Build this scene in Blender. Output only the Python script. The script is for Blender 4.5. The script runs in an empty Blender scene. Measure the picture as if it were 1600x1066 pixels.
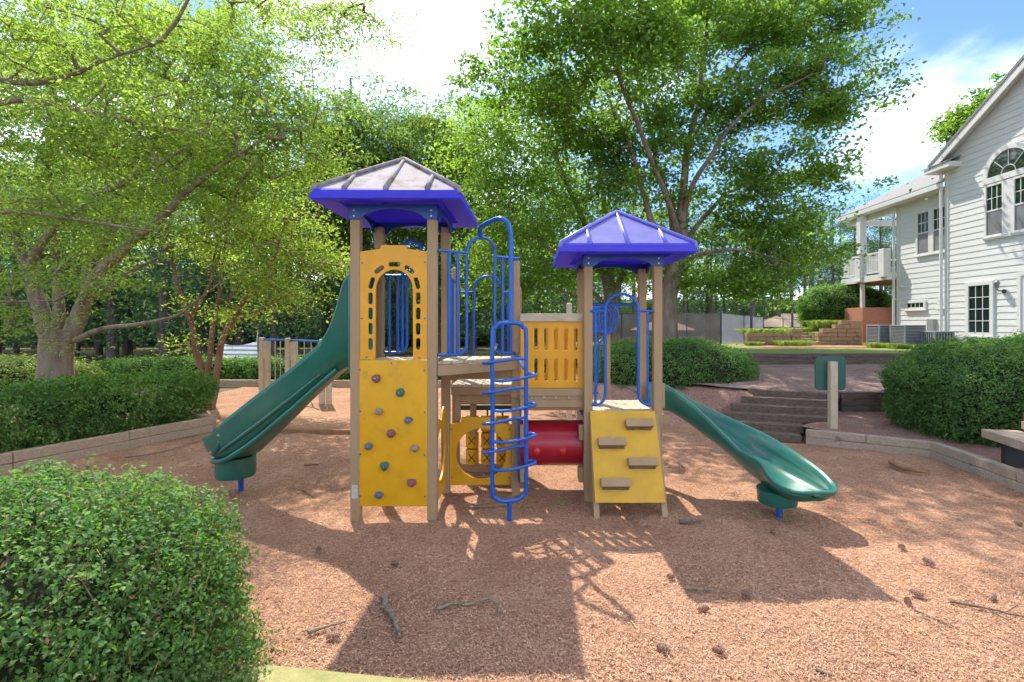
import bpy, bmesh, math, random
import numpy as np
from mathutils import Vector, Matrix, noise as mnoise

random.seed(7); rng = np.random.default_rng(7)
R = math.radians
scene = bpy.context.scene
COL = scene.collection

# ------------------------------------------------------------------ camera
F, CX, CY, H = 778.0, 832.0, 506.0, 2.3          # focal length (px of a 1600 px frame), vanishing point, eye height
cam_d = bpy.data.cameras.new('camera'); cam = bpy.data.objects.new('camera', cam_d); COL.objects.link(cam)
cam_d.sensor_width = 36.0; cam_d.lens = 36.0 * F / 1600.0
cam_d.shift_x = (800.0 - CX) / 1600.0; cam_d.shift_y = (CY - 533.0) / 1600.0
cam_d.clip_start = 0.05; cam_d.clip_end = 2000
cam.location = (0, 0, H); cam.rotation_euler = (R(90), 0, 0)
scene.camera = cam

# ------------------------------------------------------------------ sky, sun, exposure
CLOC, CL0, CL1 = (5.1, 2.2, 0), .42, .78
SUN = Vector((-0.975, 1.95, 3.2)).normalized()
elev = math.asin(SUN.z); azim = math.atan2(SUN.x, SUN.y)
world = bpy.data.worlds.new('World'); scene.world = world; world.use_nodes = True
nt = world.node_tree; nt.nodes.clear(); N = nt.nodes.new; L = nt.links.new
wo = N('ShaderNodeOutputWorld'); bg = N('ShaderNodeBackground'); sky = N('ShaderNodeTexSky')
sky.sky_type = 'NISHITA'; sky.sun_disc = False; sky.sun_elevation = elev; sky.sun_rotation = azim
sky.air_density = 1.0; sky.dust_density = 0.3; sky.ozone_density = 3.0; sky.altitude = 200
tc = N('ShaderNodeTexCoord'); sep = N('ShaderNodeSeparateXYZ'); L(tc.outputs['Generated'], sep.inputs[0])
def M(op, a, b=None):
    n = N('ShaderNodeMath'); n.operation = op
    for i, v in enumerate((a, b)):
        if v is None: continue
        if hasattr(v, 'links'): L(v, n.inputs[i])
        else: n.inputs[i].default_value = v
    return n.outputs[0]
den = M('ADD', M('MAXIMUM', sep.outputs['Z'], 0.0), 0.22)
cmb = N('ShaderNodeCombineXYZ'); L(M('DIVIDE', sep.outputs['X'], den), cmb.inputs[0]); L(M('DIVIDE', sep.outputs['Y'], den), cmb.inputs[1])
cn = N('ShaderNodeTexNoise'); cn.inputs['Scale'].default_value = 0.95; cn.inputs['Detail'].default_value = 9; cn.inputs['Roughness'].default_value = 0.56
mp = N('ShaderNodeMapping'); mp.inputs['Location'].default_value = CLOC; mp.inputs['Scale'].default_value = (1.0, 0.8, 1)
L(cmb.outputs[0], mp.inputs[0]); L(mp.outputs[0], cn.inputs['Vector'])
cr = N('ShaderNodeValToRGB'); cr.color_ramp.elements[0].position = CL0; cr.color_ramp.elements[1].position = CL1
cr.color_ramp.interpolation = 'EASE'
L(cn.outputs['Fac'], cr.inputs[0])
cm = N('ShaderNodeMixRGB'); L(cr.outputs[0], cm.inputs[0]); tint = N('ShaderNodeMixRGB'); tint.blend_type = 'MULTIPLY'; tint.inputs[0].default_value = 1; tint.inputs[2].default_value = (.57, .66, .80, 1); L(sky.outputs[0], tint.inputs[1]); L(tint.outputs[0], cm.inputs[1])
cm.inputs[2].default_value = (17.0, 17.2, 17.6, 1)
L(cm.outputs[0], bg.inputs[0]); bg.inputs[1].default_value = 0.15; L(bg.outputs[0], wo.inputs[0])

sun_d = bpy.data.lights.new('sun', 'SUN'); sun_d.energy = 3.5; sun_d.angle = R(0.55); sun_d.color = (1.0, 0.94, 0.85)
sun = bpy.data.objects.new('sun', sun_d); COL.objects.link(sun)
sun.rotation_euler = SUN.to_track_quat('Z', 'Y').to_euler(); sun.location = SUN * 60
scene.view_settings.view_transform = 'Standard'; scene.view_settings.look = 'None'
scene.view_settings.exposure = 1.25; scene.view_settings.gamma = 1.0
scene.cycles.max_bounces = 10; scene.cycles.transparent_max_bounces = 6; scene.cycles.use_adaptive_sampling = True; scene.cycles.adaptive_threshold = 0.03
scene.cycles.diffuse_bounces = 4; scene.cycles.glossy_bounces = 2; scene.cycles.transmission_bounces = 8
scene.cycles.use_denoising = True

# ------------------------------------------------------------------ helpers
def P(px, py, Y): return Vector(((px - CX) * Y / F, Y, H - (py - CY) * Y / F))
def G(px, py, z=0.0):
    Y = (H - z) * F / (py - CY); return Vector(((px - CX) * Y / F, Y, z))

def np_mesh(name, verts, faces):
    """verts (N,3), faces (M,k) numpy"""
    me = bpy.data.meshes.new(name); k = faces.shape[1]; m = len(faces)
    me.vertices.add(len(verts)); me.vertices.foreach_set('co', np.asarray(verts, np.float32).ravel())
    me.loops.add(m * k); me.loops.foreach_set('vertex_index', np.asarray(faces, np.int32).ravel())
    me.polygons.add(m); me.polygons.foreach_set('loop_start', np.arange(0, m * k, k, dtype=np.int32))
    me.update(calc_edges=True); return me

def link(name, me, mat, parent=None, smooth=None):
    o = bpy.data.objects.new(name, me); COL.objects.link(o)
    if mat is not None and me is not None and len(me.materials) == 0: me.materials.append(mat)
    if smooth is not None and me is not None:
        me.shade_smooth()
        if smooth < 180: me.set_sharp_from_angle(angle=R(smooth))
    if parent is not None:
        o.parent = parent
        if parent.parent is None and parent.type == 'EMPTY': o.location = -Vector(parent.location)
    return o

def tag(o, label, cat, group=None):
    o['label'] = label; o['category'] = cat
    if group: o['group'] = group
    return o
def thing(name, label, cat, loc=(0, 0, 0), group=None):
    o = bpy.data.objects.new(name, None); COL.objects.link(o); o.location = loc; o.empty_display_size = 0.2
    return tag(o, label, cat, group)

class MB:
    def __init__(s): s.V = []; s.F = []
    def box(s, c, d, rot=None):
        b = len(s.V); c = Vector(c)
        for z in (-.5, .5):
            for x, y in ((-.5, -.5), (.5, -.5), (.5, .5), (-.5, .5)):
                p = Vector((x * d[0], y * d[1], z * d[2]))
                if rot is not None: p = rot @ p
                s.V.append(tuple(c + p))
        s.F += [tuple(b + i for i in f) for f in ((3, 2, 1, 0), (4, 5, 6, 7), (0, 1, 5, 4), (1, 2, 6, 5), (2, 3, 7, 6), (3, 0, 4, 7))]
        return s
    def lohi(s, a, b):
        return s.box(((a[0] + b[0]) / 2, (a[1] + b[1]) / 2, (a[2] + b[2]) / 2), (abs(b[0] - a[0]), abs(b[1] - a[1]), abs(b[2] - a[2])))
    def beam(s, p0, p1, w, h):
        p0 = Vector(p0); p1 = Vector(p1); t = (p1 - p0); l = t.length; t.normalize()
        up = Vector((0, 0, 1)) if abs(t.z) < .95 else Vector((0, 1, 0))
        n = t.cross(up).normalized(); u = n.cross(t)
        return s.box((p0 + p1) / 2, (l, w, h), Matrix((t, -n, u)).transposed())
    def tube(s, pts, r, n=8, closed=False, flat=1.0):
        pts = [Vector(p) for p in pts]; m = len(pts); rr = r if hasattr(r, '__len__') else [r] * m
        b = len(s.V); prev = None
        for i, p in enumerate(pts):
            if closed: t = pts[(i + 1) % m] - pts[i - 1]
            else: t = pts[min(i + 1, m - 1)] - pts[max(i - 1, 0)]
            if t.length < 1e-9: t = Vector((0, 0, 1))
            t.normalize()
            if prev is None:
                a = Vector((0, 0, 1)) if abs(t.z) < .9 else Vector((1, 0, 0)); u = t.cross(a).normalized()
            else:
                u = prev - t * prev.dot(t)
                if u.length < 1e-6: u = t.orthogonal()
                u.normalize()
            prev = u; v = t.cross(u)
            for k in range(n):
                a = 2 * math.pi * k / n
                s.V.append(tuple(p + (u * math.cos(a) + v * math.sin(a) * flat) * rr[i]))
        rng_ = m if closed else m - 1
        for i in range(rng_):
            j = (i + 1) % m
            for k in range(n):
                s.F.append((b + i * n + k, b + i * n + (k + 1) % n, b + j * n + (k + 1) % n, b + j * n + k))
        if not closed:
            s.F.append(tuple(b + k for k in range(n - 1, -1, -1))); s.F.append(tuple(b + (m - 1) * n + k for k in range(n)))
        return s
    def prism(s, poly, d):
        """poly: list of 3-D points in a plane; d: extrusion vector"""
        b = len(s.V); n = len(poly); d = Vector(d)
        s.V += [tuple(Vector(p)) for p in poly] + [tuple(Vector(p) + d) for p in poly]
        s.F.append(tuple(range(b + n - 1, b - 1, -1))); s.F.append(tuple(range(b + n, b + 2 * n)))
        for i in range(n): j = (i + 1) % n; s.F.append((b + i, b + j, b + n + j, b + n + i))
        return s
    def mesh(s, name):
        me = bpy.data.meshes.new(name); me.from_pydata([tuple(v) for v in s.V], [], s.F); me.update()
        bm = bmesh.new(); bm.from_mesh(me); bmesh.ops.recalc_face_normals(bm, faces=bm.faces); bm.to_mesh(me); bm.free()
        return me
    def build(s, name, mat, parent=None, smooth=None, bevel=0):
        o = link(name, s.mesh(name), mat, parent, smooth)
        if bevel:
            m = o.modifiers.new('bevel', 'BEVEL'); m.width = bevel; m.segments = 2; m.limit_method = 'ANGLE'; m.angle_limit = R(40)
        return o

def smooth_path(pts, n=8, closed=False):
    pts = [Vector(p) for p in pts]; out = []; m = len(pts)
    for i in range(m if closed else m - 1):
        p1 = pts[i]; p2 = pts[(i + 1) % m]
        p0 = pts[i - 1] if (closed or i > 0) else p1 * 2 - p2
        p3 = pts[(i + 2) % m] if (closed or i + 2 < m) else p2 * 2 - p1
        for k in range(n):
            t = k / n
            out.append(0.5 * ((2 * p1) + (p2 - p0) * t + (2 * p0 - 5 * p1 + 4 * p2 - p3) * t * t + (3 * p1 - p0 - 3 * p2 + p3) * t ** 3))
    if not closed: out.append(pts[-1])
    return out

def panel(name, outline, holes, thick, mat, parent, org, ux, uy, bev=0.004):
    """flat board with holes: outline and holes in (u, v) metres, filled as a 2-D curve, then placed in the world"""
    cu = bpy.data.curves.new(name, 'CURVE'); cu.dimensions = '2D'; cu.fill_mode = 'BOTH'; cu.extrude = thick / 2 - bev; cu.bevel_depth = bev; cu.bevel_resolution = 1
    cu.offset = -bev
    for poly in [outline] + holes:
        sp = cu.splines.new('POLY'); sp.points.add(len(poly) - 1); sp.use_cyclic_u = True
        for q, (u, v) in zip(sp.points, poly): q.co = (u, v, 0, 1)
    tmp = bpy.data.objects.new('tmp', cu); COL.objects.link(tmp)
    dg = bpy.context.evaluated_depsgraph_get(); me = bpy.data.meshes.new_from_object(tmp.evaluated_get(dg))
    bpy.data.objects.remove(tmp); bpy.data.curves.remove(cu); me.name = name
    ux = Vector(ux).normalized(); uy = Vector(uy).normalized(); n = ux.cross(uy)
    me.transform(Matrix.Translation(Vector(org)) @ Matrix((ux, uy, n)).transposed().to_4x4())
    me.materials.clear()
    return link(name, me, mat, parent)
def slot(cx, cy, w, h, ang=0, n=6):
    """stadium-shaped hole, long side h"""
    pts = []; r = w / 2; a0 = math.cos(ang), math.sin(ang)
    for s_, c in ((1, h / 2 - r), (-1, -(h / 2 - r))):
        for k in range(n + 1):
            a = (0 if s_ > 0 else math.pi) + math.pi * k / n
            x, y = r * math.cos(a), c + r * math.sin(a)
            pts.append((cx + x * a0[0] - y * a0[1], cy + x * a0[1] + y * a0[0]))
    return pts
def ell(cx, cy, rx, ry, n=40): return [(cx + rx * math.cos(2 * math.pi * k / n), cy + ry * math.sin(2 * math.pi * k / n)) for k in range(n)]

# ------------------------------------------------------------------ materials
def mat(name, col, col2=None, rough=0.6, scale=8, bump=0.0, bscale=None, spec=0.5, stretch=None, detail=5, lo=0.35, hi=0.7, island=0.0, trans=0.0, tcol=None, coat=0, metallic=0, spots=None):
    m = bpy.data.materials.new(name); m.use_nodes = True; t = m.node_tree; n = t.nodes.new; l = t.links.new
    b = t.nodes['Principled BSDF']; out = t.nodes['Material Output']
    b.inputs['Roughness'].default_value = rough; b.inputs['Specular IOR Level'].default_value = spec; b.inputs['Metallic'].default_value = metallic
    if coat: b.inputs['Coat Weight'].default_value = coat; b.inputs['Coat Roughness'].default_value = 0.15
    tcn = n('ShaderNodeTexCoord'); vec = tcn.outputs['Object']
    if stretch:
        mp_ = n('ShaderNodeMapping'); mp_.inputs['Scale'].default_value = stretch; l(vec, mp_.inputs[0]); vec = mp_.outputs[0]
    c = None
    if col2 is not None:
        nz = n('ShaderNodeTexNoise'); nz.inputs['Scale'].default_value = scale; nz.inputs['Detail'].default_value = detail; nz.inputs['Roughness'].default_value = 0.6
        l(vec, nz.inputs['Vector'])
        rp = n('ShaderNodeValToRGB'); rp.color_ramp.elements[0].position = lo; rp.color_ramp.elements[1].position = hi
        rp.color_ramp.elements[0].color = (*col, 1); rp.color_ramp.elements[1].color = (*col2, 1)
        l(nz.outputs['Fac'], rp.inputs[0]); c = rp.outputs[0]
    else:
        rg = n('ShaderNodeRGB'); rg.outputs[0].default_value = (*col, 1); c = rg.outputs[0]
    if spots:
        col3, sc3, lo3, hi3 = spots
        nz3 = n('ShaderNodeTexNoise'); nz3.inputs['Scale'].default_value = sc3; nz3.inputs['Detail'].default_value = 8; nz3.inputs['Roughness'].default_value = 0.7; l(tcn.outputs['Object'], nz3.inputs['Vector'])
        rp3 = n('ShaderNodeValToRGB'); rp3.color_ramp.elements[0].position = lo3; rp3.color_ramp.elements[1].position = hi3; l(nz3.outputs['Fac'], rp3.inputs[0])
        mx3 = n('ShaderNodeMixRGB'); l(rp3.outputs[0], mx3.inputs[0]); l(c, mx3.inputs[1]); mx3.inputs[2].default_value = (*col3, 1); c = mx3.outputs[0]
    if island:
        ge = n('ShaderNodeNewGeometry'); hs = n('ShaderNodeHueSaturation')
        mr = n('ShaderNodeMapRange'); mr.inputs['To Min'].default_value = 1 - island; mr.inputs['To Max'].default_value = 1 + island
        l(ge.outputs['Random Per Island'], mr.inputs[0]); l(mr.outputs[0], hs.inputs['Value']); l(c, hs.inputs['Color']); c = hs.outputs[0]
        mh = n('ShaderNodeMapRange'); mh.inputs['To Min'].default_value = 0.5 - island * 0.06; mh.inputs['To Max'].default_value = 0.5 + island * 0.045
        ml = n('ShaderNodeMath'); ml.operation = 'FRACT'; mm = n('ShaderNodeMath'); mm.operation = 'MULTIPLY'; mm.inputs[1].default_value = 17.3
        l(ge.outputs['Random Per Island'], mm.inputs[0]); l(mm.outputs[0], ml.inputs[0]); l(ml.outputs[0], mh.inputs[0]); l(mh.outputs[0], hs.inputs['Hue'])
    l(c, b.inputs['Base Color'])
    if bump:
        bn = n('ShaderNodeTexNoise'); bn.inputs['Scale'].default_value = bscale or scale * 4; bn.inputs['Detail'].default_value = 6; l(vec, bn.inputs['Vector'])
        bu = n('ShaderNodeBump'); bu.inputs['Strength'].default_value = bump; bu.inputs['Distance'].default_value = 0.02; l(bn.outputs['Fac'], bu.inputs['Height']); l(bu.outputs[0], b.inputs['Normal'])
    if trans:
        tr = n('ShaderNodeBsdfTranslucent'); mx = n('ShaderNodeMixShader'); mx.inputs[0].default_value = trans
        if tcol:
            mc = n('ShaderNodeMixRGB'); mc.blend_type = 'MULTIPLY'; mc.inputs[0].default_value = 1; mc.inputs[2].default_value = (*tcol, 1); l(c, mc.inputs[1]); l(mc.outputs[0], tr.inputs[0])
        else: l(c, tr.inputs[0])
        l(b.outputs[0], mx.inputs[1]); l(tr.outputs[0], mx.inputs[2]); l(mx.outputs[0], out.inputs[0])
    return m

MT = {}
MT['post'] = mat('tan_recycled_plastic', (.32, .21, .108), (.37, .25, .138), .7, 3, .25, 60, .3, (1, 1, .15), spots=((.22, .17, .10), 5, .6, .8))
MT['plank'] = mat('tan_deck_plank', (.44, .35, .24), (.52, .43, .31), .7, 5, .3, 80, .3, spots=((.24, .19, .13), 8, .58, .75))
MT['yellow'] = mat('yellow_plastic', (.66, .335, .003), (.60, .30, .003), .42, 6, .05, 120, .5, spots=((.30, .19, .045), 4.5, .54, .90))
MT['orange'] = mat('backlit_yellow_plastic', (.68, .31, .002), (.61, .265, .002), .4, 5, .03, 120, .5, spots=((.40, .25, .06), 6, .60, .95))  # yellow plastic; the orange of light shining through is put into the colour
MT['ramp'] = mat('worn_yellow_plastic', (.60, .325, .005), (.50, .275, .010), .5, 5, .05, 120, .5, spots=((.32, .23, .08), 7, .58, .9))
MT['blue'] = mat('blue_coated_steel', (.004, .082, .36), (.007, .095, .41), .28, 12, .04, 160, .5, spots=((.08, .13, .30), 14, .62, .9))
MT['bluedk'] = mat('dark_blue_plastic', (.006, .04, .22), (.008, .05, .27), .4, 9)
MT['roof'] = mat('violet_blue_plastic', (.050, .038, .66), (.060, .048, .60), .38, 3, .03, 90, .5, trans=.35, tcol=(3.0, 2.2, 1.6), spots=((.09, .08, .36), 5, .58, .9))
MT['rooftop'] = mat('sky_sheen_lilac_plastic', (.16, .15, .44), (.21, .20, .46), .40, 4, .05, 60, .5, trans=.3, spots=((.24, .22, .42), 5, .55, .8))  # small roof's pale lilac: the sky's reflection put into the colour
MT['rooftop2'] = mat('weathered_roof_plastic', (.29, .255, .26), (.37, .33, .325), .7, 7, .1, 60, .15, trans=.25, tcol=(.6, .5, 1.6), spots=((.12, .075, .045), 4.5, .46, .70))
MT['green'] = mat('green_slide_plastic', (.010, .105, .075), (.014, .13, .092), .32, 4, .03, 50, .55, spots=((.06, .125, .095), 3.5, .52, .85))
MT['greend'] = mat('dark_green_plastic', (.012, .075, .05), (.016, .09, .06), .45, 6)
MT['red'] = mat('red_tunnel_plastic', (.34, .008, .020), (.40, .011, .026), .3, 5, .04, 60, .5, spots=((.15, .06, .06), 3.2, .56, .75))
MT['black'] = mat('black_rubber', (.02, .02, .02), None, .6)
MT['bolt'] = mat('steel_bolt', (.45, .42, .36), None, .35, metallic=1)
MT['label'] = mat('pale_sticker', (.55, .50, .42), (.42, .38, .33), .6, 40)
MT['timber'] = mat('weathered_timber', (.42, .31, .205), (.29, .205, .135), .85, 6, .5, 40, .2, (.6, 6, 6), spots=((.12, .14, .06), 3, .58, .75))
MT['timber_pale'] = mat('grey_weathered_timber', (.43, .34, .245), (.30, .23, .165), .85, 6, .5, 40, .2, (.6, 6, 6), spots=((.14, .10, .075), 4, .60, .72))
MT['timber_moss'] = mat('mossy_timber', (.33, .30, .13), (.22, .21, .075), .9, 9, .5, 60, .2, spots=((.38, .30, .2), 5, .56, .8))
MT['timber_red'] = mat('reddish_timber', (.30, .15, .07), (.20, .10, .05), .85, 8, .4, 40, .2)
MT['tie'] = mat('dark_railway_tie', (.085, .06, .048), (.17, .125, .10), .9, 7, .6, 30, .2, (.5, 5, 5))
MT['step'] = mat('brown_step_timber', (.10, .068, .05), (.20, .145, .11), .9, 7, .6, 30, .2, (.5, 5, 5))
MT['bark'] = mat('grey_brown_bark', (.27, .205, .155), (.115, .085, .063), .9, 6, .9, 18, .2, (1, 1, .25), spots=((.26, .28, .20), 4, .62, .8))
MT['bark_red'] = mat('reddish_smooth_bark', (.17, .075, .045), (.24, .145, .10), .7, 5, .4, 14, .3, (1, 1, .3), lo=.4, hi=.65)
MT['bark_pine'] = mat('dark_pine_bark', (.15, .115, .095), (.075, .06, .055), .95, 8, .8, 20, .2, (1, 1, .2))
MT['twig'] = mat('dry_twig', (.20, .15, .10), (.11, .08, .055), .9, 20, .6, 60, .2)
MT['lichen'] = mat('lichen_branch', (.27, .235, .17), (.13, .095, .065), .9, 18, .6, 60, .2)
MT['cone'] = mat('pine_cone_scale', (.34, .215, .145), (.45, .32, .235), .8, 30, .2, 80, .2, island=.3)
MT['white'] = mat('white_paint', (.66, .65, .62), (.60, .59, .565), .55, 3, .05, 60, .4)
MT['siding'] = mat('white_fibre_cement', (.64, .645, .62), (.59, .595, .575), .65, 2, .15, 120, .3, (4, .4, 4))
MT['shingle'] = mat('grey_shingle', (.20, .195, .185), (.27, .265, .25), .9, 30, .4, 60, .2)
MT['stucco'] = mat('terracotta_stucco', (.47, .21, .135), (.42, .18, .11), .9, 6, .2, 90, .2)
MT['pane'] = mat('window_glass', (.012, .022, .02), (.02, .03, .028), .04, 2, spec=.9)
MT['screen'] = mat('insect_screen', (.16, .16, .165), (.20, .20, .20), .5, 4)
MT['stone'] = mat('tan_wall_block', (.40, .28, .17), (.30, .20, .12), .9, 9, .6, 30, .2, spots=((.18, .12, .08), 6, .56, .75))
MT['acgrey'] = mat('grey_metal_cabinet', (.27, .29, .30), (.22, .24, .25), .45, 6, spec=.5)
MT['acdark'] = mat('dark_coil', (.05, .055, .06), None, .6)
MT['darkmetal'] = mat('dark_metal', (.03, .035, .045), (.05, .055, .065), .5, 6)
MT['tent'] = mat('tan_canvas', (.56, .40, .27), (.50, .36, .25), .85, 2, trans=.15)
MT['wood_ceiling'] = mat('stained_wood_ceiling', (.30, .16, .07), (.22, .12, .05), .7, 4, .2, 30, .3, (1, 10, 1))
MT['mulch_chip'] = mat('wood_chip', (.43, .25, .15), (.54, .345, .22), .85, 20, island=.30, spots=((.31, .16, .10), 1.5, .50, .78), spec=.2)
MT['lawn'] = mat('lawn_grass', (.16, .20, .05), (.22, .25, .07), .9, 5, .6, 80, .2)
MT['forest'] = mat('leaf_litter', (.10, .10, .045), (.16, .115, .07), .95, .6, .5, 20, .2)
MT['hammock'] = mat('striped_hammock_cloth', (.75, .73, .68), None, .8)
def stripes(m, c1, c2, axis, freq):
    t = m.node_tree; n = t.nodes.new; l = t.links.new; b = t.nodes['Principled BSDF']
    w = n('ShaderNodeTexWave'); w.bands_direction = axis; w.inputs['Scale'].default_value = freq; tcx = n('ShaderNodeTexCoord'); l(tcx.outputs['Object'], w.inputs['Vector'])
    rp = n('ShaderNodeValToRGB'); rp.color_ramp.interpolation = 'CONSTANT'; rp.color_ramp.elements[1].position = .62
    rp.color_ramp.elements[0].color = (*c1, 1); rp.color_ramp.elements[1].color = (*c2, 1); l(w.outputs['Fac'], rp.inputs[0]); l(rp.outputs[0], b.inputs['Base Color'])
stripes(MT['hammock'], (.78, .76, .72), (.30, .29, .26), 'Z', 1.6)

# windscreen cloth: woven mesh that lets some light through
def screen_mat(nm, c1, c2):
    m = mat(nm, c1, c2, .9, .8)
    t = m.node_tree; tr = t.nodes.new('ShaderNodeBsdfTransparent'); mx = t.nodes.new('ShaderNodeMixShader'); mx.inputs[0].default_value = .22
    t.links.new(t.nodes['Principled BSDF'].outputs[0], mx.inputs[1]); t.links.new(tr.outputs[0], mx.inputs[2]); t.links.new(mx.outputs[0], t.nodes['Material Output'].inputs[0]); return m
MT['windscreen'] = screen_mat('windscreen_mesh', (.17, .14, .125), (.22, .185, .165)); MT['windscreen_pale'] = screen_mat('pale_windscreen_mesh', (.30, .285, .275), (.36, .345, .335))

def mulch_mat(name, a, b, c):
    m = bpy.data.materials.new(name); m.use_nodes = True; t = m.node_tree; n = t.nodes.new; l = t.links.new
    bs = t.nodes['Principled BSDF']; bs.inputs['Roughness'].default_value = .92; bs.inputs['Specular IOR Level'].default_value = .15
    tcx = n('ShaderNodeTexCoord')
    v1 = n('ShaderNodeTexVoronoi'); v1.inputs['Scale'].default_value = 55; nzd = n('ShaderNodeTexNoise'); nzd.inputs['Scale'].default_value = 14
    add = n('ShaderNodeMixRGB'); add.inputs[0].default_value = .12; l(tcx.outputs['Object'], add.inputs[1]); l(tcx.outputs['Object'], nzd.inputs['Vector']); l(nzd.outputs['Color'], add.inputs[2])
    l(add.outputs[0], v1.inputs['Vector'])
    rp = n('ShaderNodeValToRGB'); rp.color_ramp.elements[0].color = (*a, 1); rp.color_ramp.elements[1].color = (*b, 1); e = rp.color_ramp.elements.new(.5); e.color = (*c, 1)
    sp = n('ShaderNodeSeparateColor'); l(v1.outputs['Color'], sp.inputs[0]); l(sp.outputs[0], rp.inputs[0])
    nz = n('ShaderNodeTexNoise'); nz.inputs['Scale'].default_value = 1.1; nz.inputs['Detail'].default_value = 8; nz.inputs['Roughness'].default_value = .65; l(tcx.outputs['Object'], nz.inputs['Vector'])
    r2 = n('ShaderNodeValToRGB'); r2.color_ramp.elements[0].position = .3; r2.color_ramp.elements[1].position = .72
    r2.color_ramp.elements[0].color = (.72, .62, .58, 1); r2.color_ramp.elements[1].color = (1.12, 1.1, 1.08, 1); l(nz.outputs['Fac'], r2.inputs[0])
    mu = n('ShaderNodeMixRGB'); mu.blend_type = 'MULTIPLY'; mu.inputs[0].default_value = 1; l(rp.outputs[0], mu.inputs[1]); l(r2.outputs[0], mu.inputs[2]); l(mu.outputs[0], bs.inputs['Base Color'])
    n2 = n('ShaderNodeTexNoise'); n2.inputs['Scale'].default_value = 45; n2.inputs['Detail'].default_value = 5; l(tcx.outputs['Object'], n2.inputs['Vector'])
    ad = n('ShaderNodeMath'); l(v1.outputs['Distance'], ad.inputs[0]); l(n2.outputs['Fac'], ad.inputs[1])
    bu = n('ShaderNodeBump'); bu.inputs['Strength'].default_value = .7; bu.inputs['Distance'].default_value = .025; l(ad.outputs[0], bu.inputs['Height']); l(bu.outputs[0], bs.inputs['Normal'])
    return m
MT['mulch'] = mulch_mat('wood_chip_mulch', (.29, .145, .08), (.52, .33, .21), (.42, .24, .145))
MT['mulch_dark'] = mulch_mat('reddish_dark_mulch', (.23, .13, .095), (.42, .28, .215), (.33, .20, .15))

MT['mulch_grey'] = mulch_mat('greyish_mulch', (.19, .125, .105), (.37, .28, .245), (.28, .20, .17))  # greyer tone for the upper terrace mulch
def leafmat(name, c1, c2, trans=.45, tcol=(1.5, 1.7, .6), scale=.5, island=.24, rough=.55, spec=.25):
    return mat(name, c1, c2, rough, scale, 0, None, spec, None, 3, .35, .65, island, trans, tcol)
MT['leaf_lime'] = leafmat('lime_green_leaf', (.15, .22, .045), (.215, .29, .065), .6, (2.1, 2.2, 1.2))
MT['leaf_crape'] = leafmat('yellow_green_leaf', (.16, .235, .05), (.225, .30, .065), .62, (2.2, 2.2, 1.2))
MT['leaf_maple'] = leafmat('mid_green_leaf', (.075, .145, .035), (.135, .215, .05), .55, (2.3, 2.4, .9))
MT['leaf_oak'] = leafmat('green_leaf', (.085, .14, .045), (.135, .195, .06), .55, (2.1, 2.2, .9))
MT['leaf_centre'] = leafmat('sunlit_green_leaf', (.10, .175, .04), (.165, .25, .055), .6, (2.2, 2.3, .9))  # brightened leaf colour carries the sunlight on the tree behind the bridge
MT['leaf_forest'] = leafmat('hazy_forest_leaf', (.085, .15, .095), (.13, .205, .12), .55, (1.9, 2.1, 1.2), .25)  # lightened blue-green leaf colour stands in for haze in the wood
MT['leaf_pine'] = leafmat('pine_needle', (.08, .135, .085), (.115, .18, .105), .45, (1.6, 1.9, 1.0), .25)
MT['leaf_box'] = leafmat('glossy_holly_leaf', (.07, .15, .045), (.12, .215, .06), .4, (1.9, 2.1, .7), 1.6, .45, .55, .22)
MT['leaf_hedge'] = leafmat('hedge_leaf', (.075, .16, .04), (.14, .245, .05), .4, (1.9, 2.1, .7), 1.2, .45, .5, .3)
MT['leaf_bright'] = leafmat('pale_green_leaf', (.17, .23, .06), (.25, .30, .09), .45, (1.6, 1.7, .8), 2, .3)
MT['core'] = mat('dark_shade_core', (.020, .030, .012), (.045, .040, .022), .95, 14, .9, 30, .1)  # near-black colour stands in for the shade inside the bushes

# ------------------------------------------------------------------ foliage and trees
def unit(a): return a / np.maximum(np.linalg.norm(a, axis=1, keepdims=True), 1e-9)
def leaf_mesh(name, c, nrm, length, wr=.55, droop=.12, fold=.12):
    n = len(c); nrm = unit(nrm); t = unit(np.cross(nrm, rng.normal(size=(n, 3)))); b = np.cross(nrm, t)
    l = np.asarray(length).reshape(-1, 1) * np.ones((n, 1))
    v = np.empty((n, 4, 3)); v[:, 0] = c - t * l * .5; v[:, 2] = c + t * l * .5 - nrm * l * droop
    v[:, 1] = c + b * l * wr * .5 + nrm * l * fold + t * l * .05; v[:, 3] = c - b * l * wr * .5 + nrm * l * fold + t * l * .05
    i = np.arange(n) * 4
    f = np.stack([np.stack([i, i + 1, i + 2], 1), np.stack([i, i + 2, i + 3], 1)], 1).reshape(-1, 3)
    return np_mesh(name, v.reshape(-1, 3), f)

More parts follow.
